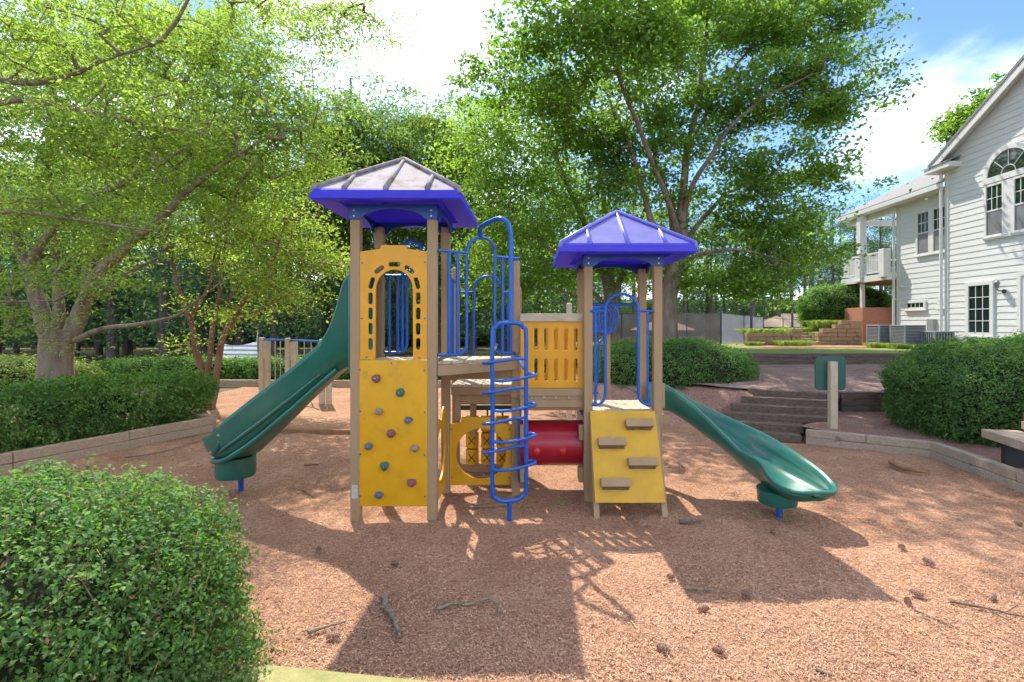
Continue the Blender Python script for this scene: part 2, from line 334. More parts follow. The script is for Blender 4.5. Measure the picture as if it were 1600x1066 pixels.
def blob_points(n, c, r, power=2.4, zmin=-1.0, depth=.16):
    """points and outward normals near the surface of a rounded (superellipsoid) bush"""
    d = unit(rng.normal(size=(int(n * (1.0 if zmin <= -1 else 1.6)), 3)))
    d = d[d[:, 2] > zmin][:n]
    k = (np.abs(d) ** power).sum(1) ** (-1 / power); p = d * k[:, None]
    nr = np.sign(p) * np.abs(p) ** (power - 1) / np.array(r); nr = unit(nr)
    ph = p * np.array(r)
    bump = .045 * (np.sin(ph[:, 0] * 5.1 + 1.3) * np.sin(ph[:, 1] * 4.3 + .4) + np.sin(ph[:, 2] * 6.3 + ph[:, 0] * 3.1)) + .03 * np.sin(ph[:, 0] * 13 + ph[:, 1] * 11) * np.sin(ph[:, 2] * 12)
    bump = bump + .05 * np.sin(ph[:, 0] * 2.3 + 2) * np.sin(ph[:, 1] * 2.9 + ph[:, 2] * 3.3); s = 1 + bump / np.mean(r) - depth * rng.random(len(p)) ** 1.5 / np.mean(r)
    return p * s[:, None] * np.array(r) + np.array(c), nr

def bush(name, label, cat, c, r, nsprig, per, leaf, matl, power=2.4, zmin=-.75, group=None, corescale=.86, depth=.18, yaw=0, spread=1.3, stems=0, base_z=0):
    root = thing(name, label, cat, (c[0], c[1], base_z), group)
    p, nr = blob_points(nsprig, (0, 0, 0), r, power, zmin, depth)
    sh = rng.random((len(p), 1)); p = p + nr * np.where(sh < .05, (.05 - sh) * 20 * leaf * 3.2, 0)
    q = np.repeat(p, per, 0); nn = np.repeat(nr, per, 0)
    jit = rng.normal(size=q.shape); tip = rng.random((len(q), 1))
    q = q + nn * (tip - .4) * leaf * spread * 1.6 + jit * leaf * .55 * spread
    nn = unit(nn * .55 + np.array([0, 0, .5]) + jit * .75)
    ca, sa = math.cos(yaw), math.sin(yaw); Rm = np.array([[ca, -sa, 0], [sa, ca, 0], [0, 0, 1]])
    q = q @ Rm.T + np.array(c); nn = nn @ Rm.T
    me = leaf_mesh('foliage', q, nn, leaf * (.65 + .6 * rng.random(len(q))), .58)
    link('foliage', me, matl, root)
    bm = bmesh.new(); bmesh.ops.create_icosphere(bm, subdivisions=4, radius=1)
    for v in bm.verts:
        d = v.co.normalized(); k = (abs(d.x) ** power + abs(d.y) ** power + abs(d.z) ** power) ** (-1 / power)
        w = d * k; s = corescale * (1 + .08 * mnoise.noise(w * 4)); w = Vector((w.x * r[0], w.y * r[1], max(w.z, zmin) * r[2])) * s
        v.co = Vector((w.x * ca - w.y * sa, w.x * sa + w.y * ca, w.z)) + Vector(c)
    me = bpy.data.meshes.new('shade_core'); bm.to_mesh(me); bm.free(); link('shade_core', me, MT['core'], root, 180)  # solid core, painted dark for the shade between the leaves
    return root

def limb_pts(keys, n=6): return smooth_path([k[:3] for k in keys], n), list(np.interp(np.linspace(0, len(keys) - 1, (len(keys) - 1) * n + 1), range(len(keys)), [k[3] for k in keys]))

def tree_meshes(limbs, lobes, leaf, per, matl, barkm, root, seed=1, twig_r=.007, flat=.35, spray=.5, wr=.5, wob=.04, upbias=1.0, tilt=.75, sides=9, cl=7):
    """limbs: lists of (x,y,z,r); lobes: (centre, radii, sprays). Sprays of leaves hang on a net of twigs grown from the limbs."""
    r_ = np.random.default_rng(seed)
    tb = MB(); sk = []; skr = []
    for li, keys in enumerate(limbs):
        pts, rad = limb_pts(keys)
        if wob:
            for i, p in enumerate(pts):
                if i: p += Vector((mnoise.noise(p * .9 + Vector((li, 0, 0))), mnoise.noise(p * .9 + Vector((7, li, 0))), 0)) * wob * 3
        rr = [a * (1 + .12 * mnoise.noise(p * 2.3)) for a, p in zip(rad, pts)]
        tb.tube(pts, rr, sides)
        for p, a in zip(pts[1:], rad[1:]): sk.append(p[:]); skr.append(a)
    tb.build('trunk', barkm, root, 60)
    C = []
    for c, rad, k in lobes:
        nc = max(1, int(round(k / cl))); cc = unit(r_.normal(size=(nc, 3))) * (r_.random((nc, 1)) ** .45) * np.array(rad) + np.array(c)
        kk = r_.integers(0, nc, k); C.append(cc[kk] + r_.normal(size=(k, 3)) * np.array([1, 1, .45]) * spray * 1.05)
    C = np.concatenate(C)
    S = np.array(sk); order = np.argsort([np.min(((S - c) ** 2).sum(1)) for c in C]); C = C[order]
    nodes = [tuple(s) for s in S]; parent = [-1] * len(nodes); thick = list(skr); minr = np.array(skr)
    cap = len(nodes) + 4 * len(C) + 5; A = np.zeros((cap, 3)); A[:len(nodes)] = S; cnt = len(nodes); wgt = np.zeros(cap); par = -np.ones(cap, int); ns = cnt
    tips = []
    for c in C:
        d2 = ((A[:cnt] - c) ** 2).sum(1); up = np.maximum(A[:cnt, 2] - c[2] , 0); j = int(np.argmin(d2 + up * up * 1.5 * upbias)); a = A[j]; dist = math.sqrt(d2[j])
        prev = j
        for t in ((.35, .7, 1.0) if dist > .5 else (1.0,)):
            q = a + (c - a) * t; q = q + r_.normal(size=3) * dist * .05 * (t < 1); q[2] += dist * .10 * math.sin(t * math.pi)
            A[cnt] = q; par[cnt] = prev; prev = cnt; cnt += 1
        tips.append(prev)
        k = prev
        while k >= ns: wgt[k] += 1; k = par[k]
    # twigs: boxes of four sides between node and parent
    i = np.arange(ns, cnt); pa = par[i]; rad = twig_r * np.sqrt(np.maximum(wgt[i], 1)); rp = np.where(pa >= ns, twig_r * np.sqrt(np.maximum(wgt[pa], 1)), np.minimum(rad * 1.25, 9))
    d = unit(A[i] - A[pa]); ref = np.where(np.abs(d[:, 2:3]) < .9, np.array([[0, 0, 1.]]), np.array([[1., 0, 0]])); u = unit(np.cross(d, ref)); v = np.cross(d, u)
    m = len(i); k4 = 4; V = np.empty((m, 2 * k4, 3))
    for k in range(k4):
        an = 2 * math.pi * k / k4; w = u * math.cos(an) + v * math.sin(an)
        V[:, k] = A[pa] + w * np.minimum(rp, 1.3 * rad)[:, None]; V[:, k4 + k] = A[i] + w * rad[:, None]
    b = np.arange(m)[:, None] * 2 * k4
    Fq = np.concatenate([np.concatenate([b + k, b + (k + 1) % k4, b + k4 + (k + 1) % k4, b + k4 + k], 1) for k in range(k4)])
    link('branches', np_mesh('branches', V.reshape(-1, 3), Fq), barkm, root, 180)['kind'] = 'stuff'
    T = A[tips]; dirn = unit(T - A[par[tips]])
    q = np.repeat(T, per, 0); dd = np.repeat(dirn, per, 0); n = len(q)
    sz = np.repeat(.7 + .6 * r_.random((len(T), 1)), per, 0) * spray
    off = r_.normal(size=(n, 3)) * np.array([.55, .55, .55 * flat]) * sz
    q = q + off + dd * (r_.random((n, 1)) - .35) * sz * .9
    rad2 = (off[:, 0] ** 2 + off[:, 1] ** 2); q[:, 2] -= .25 * rad2 / np.maximum(sz[:, 0], .1)
    nn = unit(np.array([0, 0, 1.0]) + r_.normal(size=(n, 3)) * tilt)
    global rng
    keep = rng; rng = r_
    me = leaf_mesh('crown', q, nn, leaf * (.7 + .6 * r_.random(n)), wr); rng = keep
    link('crown', me, matl, root)

def limb(pts):            # (px, py, Y, radius)
    return [(*P(a, b, Y), r) for a, b, Y, r in pts]
def lobe(px, py, Y, rpx, rpy, ry, n):
    return (tuple(P(px, py, Y)), (rpx * Y / F, ry, rpy * Y / F), n)

# ================================================================== THE SETTING
def struct(o): o['kind'] = 'structure'; return o
def patch(name, m, u0, u1, v0, v1, nu, nv, fx, fz, amp=.012, fr=2.0):
    us = np.linspace(u0, u1, nu); vs = np.linspace(v0, v1, nv); V = []
    for v in vs:
        for u in us:
            x, y = fx(u, v); z = fz(x, y) + amp * (mnoise.noise((x * fr, y * fr, 0)) + .5 * mnoise.noise((x * fr * 3.1, y * fr * 3.1, 4)))
            V.append((x, y, z))
    a = np.arange(nv - 1)[:, None] * nu + np.arange(nu - 1)[None]; a = a.ravel()
    return link(name, np_mesh(name, np.array(V), np.stack([a, a + 1, a + nu + 1, a + nu], 1)), m, None, 180)

g = MB(); g.V = [(-900, -200, -.3), (900, -200, -.3), (900, 1500, -.3), (-900, 1500, -.3)]; g.F = [(0, 1, 2, 3)]
struct(g.build('ground', MT['forest']))
g = MB(); zf = -.05
for x0, x1, y0, y1 in ((-300, 300, 18.15, 400), (-300, -10.4, -60, 18.15), (6.95, 300, -60, 18.15), (-10.4, 6.95, -60, 1.25)): b = len(g.V); g.V += [(x0, y0, zf), (x1, y0, zf), (x1, y1, zf), (x0, y1, zf)]; g.F.append((b, b + 1, b + 2, b + 3))
struct(g.build('woodland_floor', MT['forest']))
def mz(x, y):    # the play area: a little scuffed, hollowed at the foot of things
    z = .035 * mnoise.noise((x * .45, y * .45, 2)) - .012
    for hx, hy, r, d in ((1.2, 5.6, .8, .05), (-.3, 5.6, .6, .05), (3.2, 5.5, .7, .05), (-4.3, 6.9, .6, .05)):
        z -= d * math.exp(-((x - hx) ** 2 + (y - hy) ** 2) / (r * r))
    return z
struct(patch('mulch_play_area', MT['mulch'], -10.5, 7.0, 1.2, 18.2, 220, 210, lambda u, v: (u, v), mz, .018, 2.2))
# lower planting bed right of the steps
def xb(y):
    return float(np.interp(y, [4, 6.9, 8.64, 9.72, 9.95, 10.12, 10.4, 10.9], [6.75, 6.9, 7.0, 5.32, 5.36, 5.95, 6.2, 6.7]))
def za(x, y): return .16 + .075 * max(0, min(1, (y - 8.6) / 2.3)) * 3 + .03 * max(0, x - 7)
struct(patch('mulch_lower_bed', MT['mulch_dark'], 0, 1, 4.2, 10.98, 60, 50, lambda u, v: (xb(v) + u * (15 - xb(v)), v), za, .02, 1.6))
# upper mulch terrace behind the steps
def zu(x, y): return .77 + .2 * max(0, min(1, (y - 11.2) / 5.2))
def yl(x): return float(np.interp(x, [3.4, 4.98, 6.66, 7.0, 20], [12.6, 11.55, 11.0, 11.02, 10.98]))
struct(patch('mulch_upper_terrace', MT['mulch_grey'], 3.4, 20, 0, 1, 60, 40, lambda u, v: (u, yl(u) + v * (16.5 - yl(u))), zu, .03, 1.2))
# bank of bare earth left of the steps, under the round shrub
def zb(x, y): return max(-.05, min(.755, .765 - (yl(x) + .05 - y) * .55))
struct(patch('earth_bank', MT['mulch_dark'], 1.0, 5.05, 10.3, 17.5, 50, 70, lambda u, v: (u, v), zb, .04, 1.4))
# lawn terrace beside the house
lw = MB(); lw.lohi((6.2, 16.55, -.05), (40, 24.5, 1.30)); struct(lw.build('lawn_terrace', MT['lawn']))
fb = MB(); fb.lohi((9.6, 20.6, 1.2), (17.2, 23.0, 1.318)); struct(fb.build('planting_bed', MT['mulch']))

# -- loose chips on the play area (nobody could count them)
def chips(name, n, ylo, yhi, s0, s1):
    y = 1 / (1 / yhi + rng.random(n) * (1 / ylo - 1 / yhi)); x = (rng.random(n) * 1700 - 50 - CX) * y / F
    k = (x > -7.5) & (x < 6.7); x, y = x[k], y[k]; n = len(x)
    z = np.array([mz(a, b) + .018 * (mnoise.noise((a * 2.2, b * 2.2, 0)) + .5 * mnoise.noise((a * 6.82, b * 6.82, 4))) for a, b in zip(x, y)]) + .004
    c = np.stack([x, y, z + rng.random(n) * .01], 1); nr = np.array([0, 0, 1.]) + rng.normal(size=(n, 3)) * .38
    o = link(name, leaf_mesh(name, c, nr, s0 + (s1 - s0) * rng.random(n) ** 2, .3, 0, .05), MT['mulch_chip']); o['kind'] = 'stuff'; o['label'] = 'loose reddish wood chips strewn over the play area'
chips('wood_chips', 240000, 2.9, 9.5, .008, .034)

MT['straw'] = mat('pine_straw_and_leaf', (.30, .17, .09), (.42, .27, .16), .85, 20, island=.35)
yy = 1 / (1 / 11 + rng.random(2600) * (1 / 2.9 - 1 / 11)); xx = (rng.random(2600) * 1700 - 50 - CX) * yy / F; kk = (xx > -7) & (xx < 6.6); xx, yy = xx[kk], yy[kk]
lt = link('pine_straw_litter', leaf_mesh('pine_straw_litter', np.stack([xx, yy, np.array([mz(a, b) for a, b in zip(xx, yy)]) + .022], 1), np.array([0, 0, 1.]) + rng.normal(size=(len(xx), 3)) * .18, np.where(rng.random(len(xx)) < .6, .11, .035) * (.6 + .8 * rng.random(len(xx))), .07, 0, .02), MT['straw']); lt['kind'] = 'stuff'; lt['label'] = 'scattered pine straw and leaf bits on the mulch'
# -- timbers
def timber_run(name, label, pts, courses, z0, h, w, m, parent_cat='edging', seglen=2.4, jitter=.01):
    root = thing(name, label, parent_cat, (pts[0][0], pts[0][1], z0)); rr = random.Random(len(label))
    for c in range(courses):
        for a, b in zip(pts[:-1], pts[1:]):
            a = Vector(a); b = Vector(b); l = (b - a).length; k = max(1, round(l / seglen)); off = (c % 2) * .5 / k
            cuts = [0] + [min(1, (i + off)/k) for i in range(1 if off == 0 else 0, k + 1) if 0 < (i + off) / k < 1] + [1]
            for s, e in zip(cuts[:-1], cuts[1:]):
                p = a.lerp(b, s + .004 / l); q = a.lerp(b, e - .004 / l); dz = rr.uniform(-jitter, jitter) * .4
                z = z0 + h * (c + .5)
                MB().beam((p.x, p.y, z + dz), (q.x, q.y, z - dz), w + rr.uniform(-jitter, jitter) * .5 - c * .006, h - .006).build('timber', m, root, None, .01)
    return root
timber_run('timber_border', 'mossy timber edging in the bottom foreground beside the near shrub', [(-4.6, 3.50), (-1.84, 3.10), (1.2, 2.68)], 1, -.02, .17, .15, MT['timber_moss'])
timber_run('timber_border', 'two-course timber edging in front of the hedge on the left', [(-8.6, 6.6), (-8.12, 7.75), (-6.93, 10.75)], 2, -.02, .16, .15, MT['timber'])
timber_run('timber_border', 'short timber edging closing the left hedge bed', [(-6.97, 10.86), (-9.2, 11.9)], 2, -.02, .16, .15, MT['timber'])
timber_run('timber_border', 'long timber edging along the back of the play area', [(-12.5, 18.4), (-3, 18.0), (.8, 14.9)], 1, -.02, .26, .16, MT['timber'])
timber_run('timber_divider', 'low reddish timber half buried behind the left slide', [(-5.5, 10.5), (-2.6, 10.35)], 1, -.03, .12, .13, MT['timber_red'])
timber_run('timber_border', 'grey timber edging between the steps and the bench', [(5.3, 9.66), (6.95, 8.64), (6.78, 6.9), (6.62, 4.2)], 2, -.03, .145, .15, MT['timber_pale'], 'edging', 2.0)
timber_run('timber_wall', 'stacked dark timber wall under the round shrub', [(.75, 14.9), (1.9, 13.0), (3.0, 12.1)], 5, -.02, .15, .16, MT['timber_pale'])
timber_run('timber_wall', 'dark tie wall right of the top of the steps', [(6.74, 10.92), (9.2, 10.9), (14, 10.9)], 3, .36, .148, .16, MT['tie'])
timber_run('timber_wall', 'long dark tie wall below the lawn terrace', [(6.2, 16.47), (12.2, 16.47), (20, 16.47)], 3, .9, .14, .18, MT['tie'])

st = thing('timber_steps', 'flight of six dark timber steps climbing to the upper terrace', 'steps', (5.2, 10.3, 0))
STEP = [((3.8, 10.2), (5.22, 9.66)), ((3.95, 10.47), (5.41, 9.92)), ((4.15, 10.75), (6.03, 10.07)), ((4.4, 11.0), (6.26, 10.33)), ((4.73, 11.25), (6.5, 10.58)), ((4.98, 11.5), (6.70, 10.86))]
for k, (a, b) in enumerate(STEP):
    a = Vector((*a, 0)); b = Vector((*b, 0)); t = (b - a).normalized(); nrm = Vector((-t.y, t.x, 0)); z = .13 * (k + 1)
    for j in range(2):
        o = nrm * (.075 + .16 * j)
        MB().beam(a + o + Vector((0, 0, z - .075 - j * .008)), b + o + Vector((0, 0, z - .075 - j * .008)), .152, .15).build('step_timber', MT['step'], st, None, .012)
    MB().beam(a + nrm * .5 + Vector((0, 0, z - .11)), b + nrm * .5 + Vector((0, 0, z - .11)), .5, .2).build('tread_fill', MT['mulch_dark'], st)

# ================================================================== PLAY STRUCTURE
play = thing('play_structure', 'large playground structure with two blue roofed towers, yellow panels and two green slides', 'play structure', (-.3, 6.5, 0))
PW = .114
AX, BX = -2.095, -1.188; Y0, Y1, Y2 = 5.925, 6.83, 7.74; MX = -.226
SX0, SX1, SY0, SY1 = .73, 1.64, 6.55, 7.46
DZ, MZ_, SZ = 1.85, 1.46, 1.165
def post(x, y, z1, w=PW, round_top=False):
    o = MB().lohi((x - w / 2, y - w / 2, -.25), (x + w / 2, y + w / 2, z1)).build('post', MT['post'], play, None, .012 if not round_top else .03)
    return o
for x in (AX, BX):
    for y in (Y0, Y1): p_ = post(x, y, 3.62)
lp = post(MX, 6.78, 3.15); post(MX, Y2, 2.87, PW, True); post(BX, Y2, 3.17, PW, True)
for x in (SX0, SX1):
    for y in (SY0, SY1): post(x, y, 3.12)
lb = MB().lohi((AX - .035, Y0 - PW / 2 - .003, .24), (AX + .035, Y0 - PW / 2 - .0005, .40)).build('label_plate', MT['label'], play)
# left posts' warm worn feet are the same plastic; collars under the roofs
for (x, y) in ((AX, Y1), (BX, Y1)): MB().lohi((x - .062, y - .062, 3.40), (x + .062, y + .062, 3.54)).build('post_collar', MT['post'], play, None, .006)
for (x, y) in ((SX0, SY1), (SX1, SY1)): MB().lohi((x - .062, y - .062, 2.92), (x + .062, y + .062, 3.06)).build('post_collar', MT['post'], play, None, .006)

# decks: planks laid over fascia boards
def deck(x0, x1, y0, y1, z, n, fascia=.1):
    d = MB().lohi((x0, y0, z - .15), (x1, y0 + .045, z - .042)).lohi((x0, y1 - .045, z - .15), (x1, y1, z - .042)).lohi((x0, y0 + .05, z - .15), (x0 + .045, y1 - .05, z - .042)).lohi((x1 - .045, y0 + .05, z - .15), (x1, y1 - .05, z - .042)).build('deck', MT['post'], play, None, .005)
    w = (x1 - x0) / n
    for i in range(n): MB().lohi((x0 + i * w + .004, y0 - .004, z - .04), (x0 + (i + 1) * w - .004, y1 + .004, z)).build('plank', MT['plank'], d, None, .006)
    return d
deck(AX + .06, BX - .06, Y0 + .06, Y1 - .06, DZ, 6); deck(BX + .06, MX - .06, Y1 + .07, Y2 - .06, MZ_, 6)
deck(MX + .06, SX0 - .06, 6.66, 7.60, 1.29, 6); deck(SX0 + .06, SX1 - .06, SY0 - .02, SY1 - .06, SZ, 6)
# triangular deck between the tall tower and the middle post
A_ = Vector((BX + .03, Y0 + .0, 0)); B_ = Vector((MX - .03, 6.77, 0)); hd = (B_ - A_).normalized(); hn = Vector((hd.y, -hd.x, 0))
td = MB(); a0 = A_ + hn * .05; b0 = B_ + hn * .05
td.beam(a0 + Vector((0, 0, DZ - .105)), b0 + Vector((0, 0, DZ - .105)), .045, .125)
td.beam((BX + .06, Y1, DZ - .1), (MX - .06, Y1, DZ - .1), .05, .12).beam((BX + .085, Y0 + .1, DZ - .1), (BX + .085, Y1 - .1, DZ - .1), .04, .115)
td = td.build('triangle_deck', MT['post'], play, None, .005)
n = 6
for i in range(n):
    xa = BX + .06 + (MX - BX - .12) * i / n + .004; xc = BX + .06 + (MX - BX - .12) * (i + 1) / n - .004
    ya = A_.y + (xa - A_.x) * hd.y / hd.x - .045; yc = A_.y + (xc - A_.x) * hd.y / hd.x - .045
    MB().prism([(xa, ya, DZ - .04), (xc, yc, DZ - .04), (xc, Y1 + .06, DZ - .04), (xa, Y1 + .06, DZ - .04)], (0, 0, .04)).build('plank', MT['plank'], td, None, .006)
for t in (.18, .36):
    q = A_.lerp(B_, t) + hn * .078 + Vector((0, 0, DZ - .035)); MB().box(q, (.02, .02, .02)).build('bolt', MT['bolt'], td)
# timber frame below the triangle and the lower bay
fr = MB().beam((BX, Y1 - .02, DZ - .24), (MX, 6.78, DZ - .24), .05, .13).beam((BX + .1, 7.0, MZ_ - .22), (MX - .05, 7.0, MZ_ - .22), .05, .12).build('under_beam', MT['post'], play, None, .005)
MB().lohi((BX + .10, 6.93, .95), (BX + .18, 7.01, MZ_ - .15)).build('short_post', MT['post'], play, None, .006)
MB().lohi((BX + .24, 7.55, .6), (BX + .33, 7.64, MZ_ - .15)).build('short_post', MT['post'], play, None, .006)
MB().lohi((MX - .06, 6.70, 1.30), (MX + .06, 6.74, 1.36)).build('bracket', MT['post'], play, None, .004)

# roofs --------------------------------------------------------------
def roof(cx, cy, rad, zb, zt, za, topm, lipm):
    root = None
    sh = MB(); c = Vector((cx, cy, 0))
    def ring(r, z): return [Vector((cx + sx * r, cy + sy * r, z)) for sx, sy in ((-1, -1), (1, -1), (1, 1), (-1, 1))]
    # fascia, under-flange and hollow underside in one shell
    rings = [ring(rad - .02, zt + .012), ring(rad, zt - .01), ring(rad + .006, zb + .01), ring(rad - .004, zb), ring(rad - .23, zb + .02), ring(rad - .25, zb + .07)]
    for k, rg in enumerate(rings): sh.V += [tuple(p) for p in rg]
    for k in range(len(rings) - 1):
        for i in range(4): j = (i + 1) % 4; sh.F.append((k * 4 + i, k * 4 + j, k * 4 + 4 + j, k * 4 + 4 + i))
    sh.V.append((cx, cy, za - .06)); q = len(sh.V) - 1; b = (len(rings) - 1) * 4
    for i in range(4): sh.F.append((b + i, b + (i + 1) % 4, q))
    o = sh.build('roof', lipm, play)
    for i in range(4):
        rg = ring(rad - .02, zt + .012); p, q2 = rg[i], rg[(i + 1) % 4]; ap = Vector((cx, cy, za))
        f = MB(); f.V = [tuple(p), tuple(q2), tuple(ap)]; f.F = [(0, 1, 2)]; f.build('roof_panel', topm, o)
        e = ap + (p - ap) * .985
        f = MB(); f.tube([ap + Vector((0, 0, .012)), ap.lerp(p, .5) + Vector((0, 0, .014)), p + Vector((0, 0, .004)), p + (p - ap).normalized() * .02 + Vector((0, 0, -.05))], [.03, .032, .034, .022], 10, flat=.9); f.build('hip_rib', topm if topm is not MT['rooftop'] else MT['rooftop_rib'], o, 60)
        for t, s in ((.5, 0.03), (.215, .57), (.785, .57)):
            b0 = p.lerp(q2, t); a1 = ap if t == .5 else (p if t < .5 else q2).lerp(ap, .43 if False else t * 2 if t < .5 else (1 - t) * 2)
            out = (b0 - Vector((cx, cy, b0.z))); out.normalize()
            side = (p if t < .5 else q2); 
            nrm = (q2 - p).normalized()
            if t == .5: top = ap
            else: top = side.lerp(ap, 2 * (t if t < .5 else 1 - t))
            # rib runs straight up the slope from the eave to where it meets the hip
            f = MB(); f.tube([top + Vector((0, 0, .0)), top.lerp(b0, .5) + Vector((0, 0, .006)), b0 + Vector((0, 0, .006)), b0 + Vector((0, 0, -.03)) + Vector((0, 0, 0)) ], [.026, .029, .031, .02], 10, flat=.9)
            f.build('rib', topm if topm is not MT['rooftop'] else MT['rooftop_rib'], o, 60)
    return o
MT['rooftop_rib'] = mat('lilac_rib_plastic', (.09, .085, .44), (.12, .115, .46), .28, 5, .03, 60, .5)
roof(-1.642, 6.378, .837, 3.69, 3.80, 4.40, MT['rooftop2'], MT['roof'])
roof(1.185, 7.005, .85, 3.185, 3.29, 3.865, MT['rooftop'], MT['roof'])
def headers(x0, x1, y0, y1, zt, h):
    """arched dark-blue boards between the posts under a roof"""
    for a, b, dn in (((x0, y0 - PW / 2 - .012), (x1, y0 - PW / 2 - .012), 0), ((x0, y1 + PW / 2 + .012), (x1, y1 + PW / 2 + .012), 0), ((x0 - PW / 2 - .012, y0), (x0 - PW / 2 - .012, y1), 1), ((x1 + PW / 2 + .012, y0), (x1 + PW / 2 + .012, y1), 1)):
        l = math.hypot(b[0] - a[0], b[1] - a[1]) + PW + .02; lo = -PW / 2 - .01
        out = [(lo, 0), (lo + PW + .03, 0)]
        w = l - 2 * (PW + .03)
        for k in range(1, 16): s = k / 16; out.append((lo + PW + .03 + w * s, (h - .045) * math.sin(math.pi * s) ** .55))
        out += [(lo + l - PW - .03, 0), (lo + l, 0), (lo + l, h), (lo, h)]
        pn = panel('roof_header', out, [], .022, MT['bluedk'], play, (a[0], a[1], zt - h), (b[0] - a[0], b[1] - a[1], 0), (0, 0, 1), .003)
        for u in (0, l - PW - .02):
            for v in (.035, .10):
                q = Vector((a[0], a[1], zt - h + v)) + Vector((b[0] - a[0], b[1] - a[1], 0)).normalized() * (u if u else 0.0)
                if not dn: MB().box(q + Vector((0, -.014 if a[1] < (y0 + y1) / 2 else .014, 0)), (.016, .008, .016)).build('bolt', MT['bolt'], pn)
headers(AX, BX, Y0, Y1, 3.70, .17); headers(SX0, SX1, SY0, SY1, 3.20, .15)

# climbing wall and its holds -----------------------------------------
YF = Y0 - .035
wall = panel('climbing_wall', [(0, 0), (.845, 0), (.845, 1.725), (0, 1.725)], [], .03, MT['yellow'], play, (AX + .035, YF, .145), (1, 0, 0), (0, 0, 1))
holds = [(588, 591, 'm'), (625, 613, 'g'), (592, 643, 'n'), (638, 656, 's'), (611, 677, 'm'), (576, 697, 's'), (648, 700, 'n'), (601, 728, 'g'), (643, 754, 'm'), (592, 773, 's')]
MT['hold_m'] = mat('maroon_hold', (.16, .05, .055), (.24, .10, .10), .75, 25, .3); MT['hold_g'] = mat('teal_hold', (.02, .10, .08), (.06, .14, .12), .75, 25, .3)
MT['hold_n'] = mat('brown_hold', (.22, .15, .10), (.32, .24, .17), .75, 25, .3); MT['hold_s'] = mat('slate_hold', (.06, .085, .12), (.14, .15, .19), .75, 25, .3)
for i, (px, py, k) in enumerate(holds):
    c = P(px, py, YF - .03); bm = bmesh.new(); bmesh.ops.create_icosphere(bm, subdivisions=3, radius=1)
    sx, sz = (.055, .045) if k in 'mg' else (.05, .038)
    for v in bm.verts:
        w = v.co.copy(); s = 1 + .22 * mnoise.noise(w * 1.6 + Vector((i * 3.1, 0, 0))); tap = 1 - .35 * max(0, -w.z)
        v.co = Vector((w.x * sx * s * tap, w.y * .05 * s, w.z * sz * s + (-.01 if w.y < 0 else 0))) + c
    me = bpy.data.meshes.new('climbing_hold'); bm.to_mesh(me); bm.free(); h_ = link('climbing_hold', me, MT['hold_' + k], wall, 180)
    MB().tube([c + Vector((0, -.03, 0)), c + Vector((0, -.054, 0))], .008, 8).build('bolt', MT['bolt'], wall)
def bolts(part, pts, Y, r=.009):
    for px, py in pts:
        c = P(px, py, Y); MB().tube([c, c + Vector((0, -.006, 0))], r, 8).build('bolt', MT['bluedk'], part)
bolts(wall, [(562.5, 578), (612, 568), (663, 579), (563, 643), (663.5, 644), (563, 710), (663, 711), (563, 775), (664, 776)], YF - .015)
# arched doorway panel above
w0 = .845; hz = 1.31
out = [(0, 0), (.205, 0)]; cx_ = .4265; hw = .218; sp = .83
for k in range(17):
    a = math.pi - math.pi * k / 16; out.append((cx_ + hw * math.cos(a), sp + .235 * math.sin(a)))
out += [(.648, 0), (w0, 0), (w0, hz - .035)]
for k in range(9): s = k / 8; out.append((w0 - (w0 - .58) * s if k else w0 - .002, hz - .035 + .037 * s))
out += [(.575, hz + .045), (.27, hz + .045), (.265, hz + .002)]
for k in range(1, 9): s = k / 8; out.append((.265 - .263 * s, hz + .002 - .037 * s))
hol = []
for sgn in (-1, 1):
    for i in range(4): hol.append(slot(cx_ + sgn * .282, .185 + .18 * i, .054, .142))
    hol.append(slot(cx_ + sgn * .268, .905, .054, .145, sgn * .28)); hol.append(slot(cx_ + sgn * .178, 1.065, .054, .135, sgn * .95))
hol.append(slot(cx_, 1.128, .054, .14, math.pi / 2))
arch = panel('arch_panel', out, hol, .03, MT['orange'], play, (AX + .035, YF + .006, 1.875), (1, 0, 0), (0, 0, 1))
bolts(arch, [(566, 411), (664, 410), (565.5, 498), (664, 498), (573, 558), (655, 559)], YF - .010)

# side and inner panels at ground level
out = [(.02, 0), (.87, 0), (.87, .93)]
for k in range(11): s = k / 10; out.append((.86 - .4 * s, 1.0 + .10 * math.sin(s * math.pi * 1.2)))
out += [(.40, .98), (.02, .92)]
panel('side_panel', out, [ell(.44, .53, .30, .33)], .028, MT['yellow'], play, (BX + .0, Y0 + .045, .10), (0, 1, 0), (0, 0, 1))
out = [(.05, 0), (.91, 0), (.91, .83), (.70, .86), (.68, .93), (.22, .93), (.20, .86), (.05, .83)]
hp = panel('porthole_panel', out, [ell(.485, .43, .345, .345)], .028, MT['yellow'], play, (BX, Y1, .09), (1, 0, 0), (0, 0, 1))
bolts(hp, [(706, 671), (796, 671), (706, 746), (796, 747)], Y1 - .014)
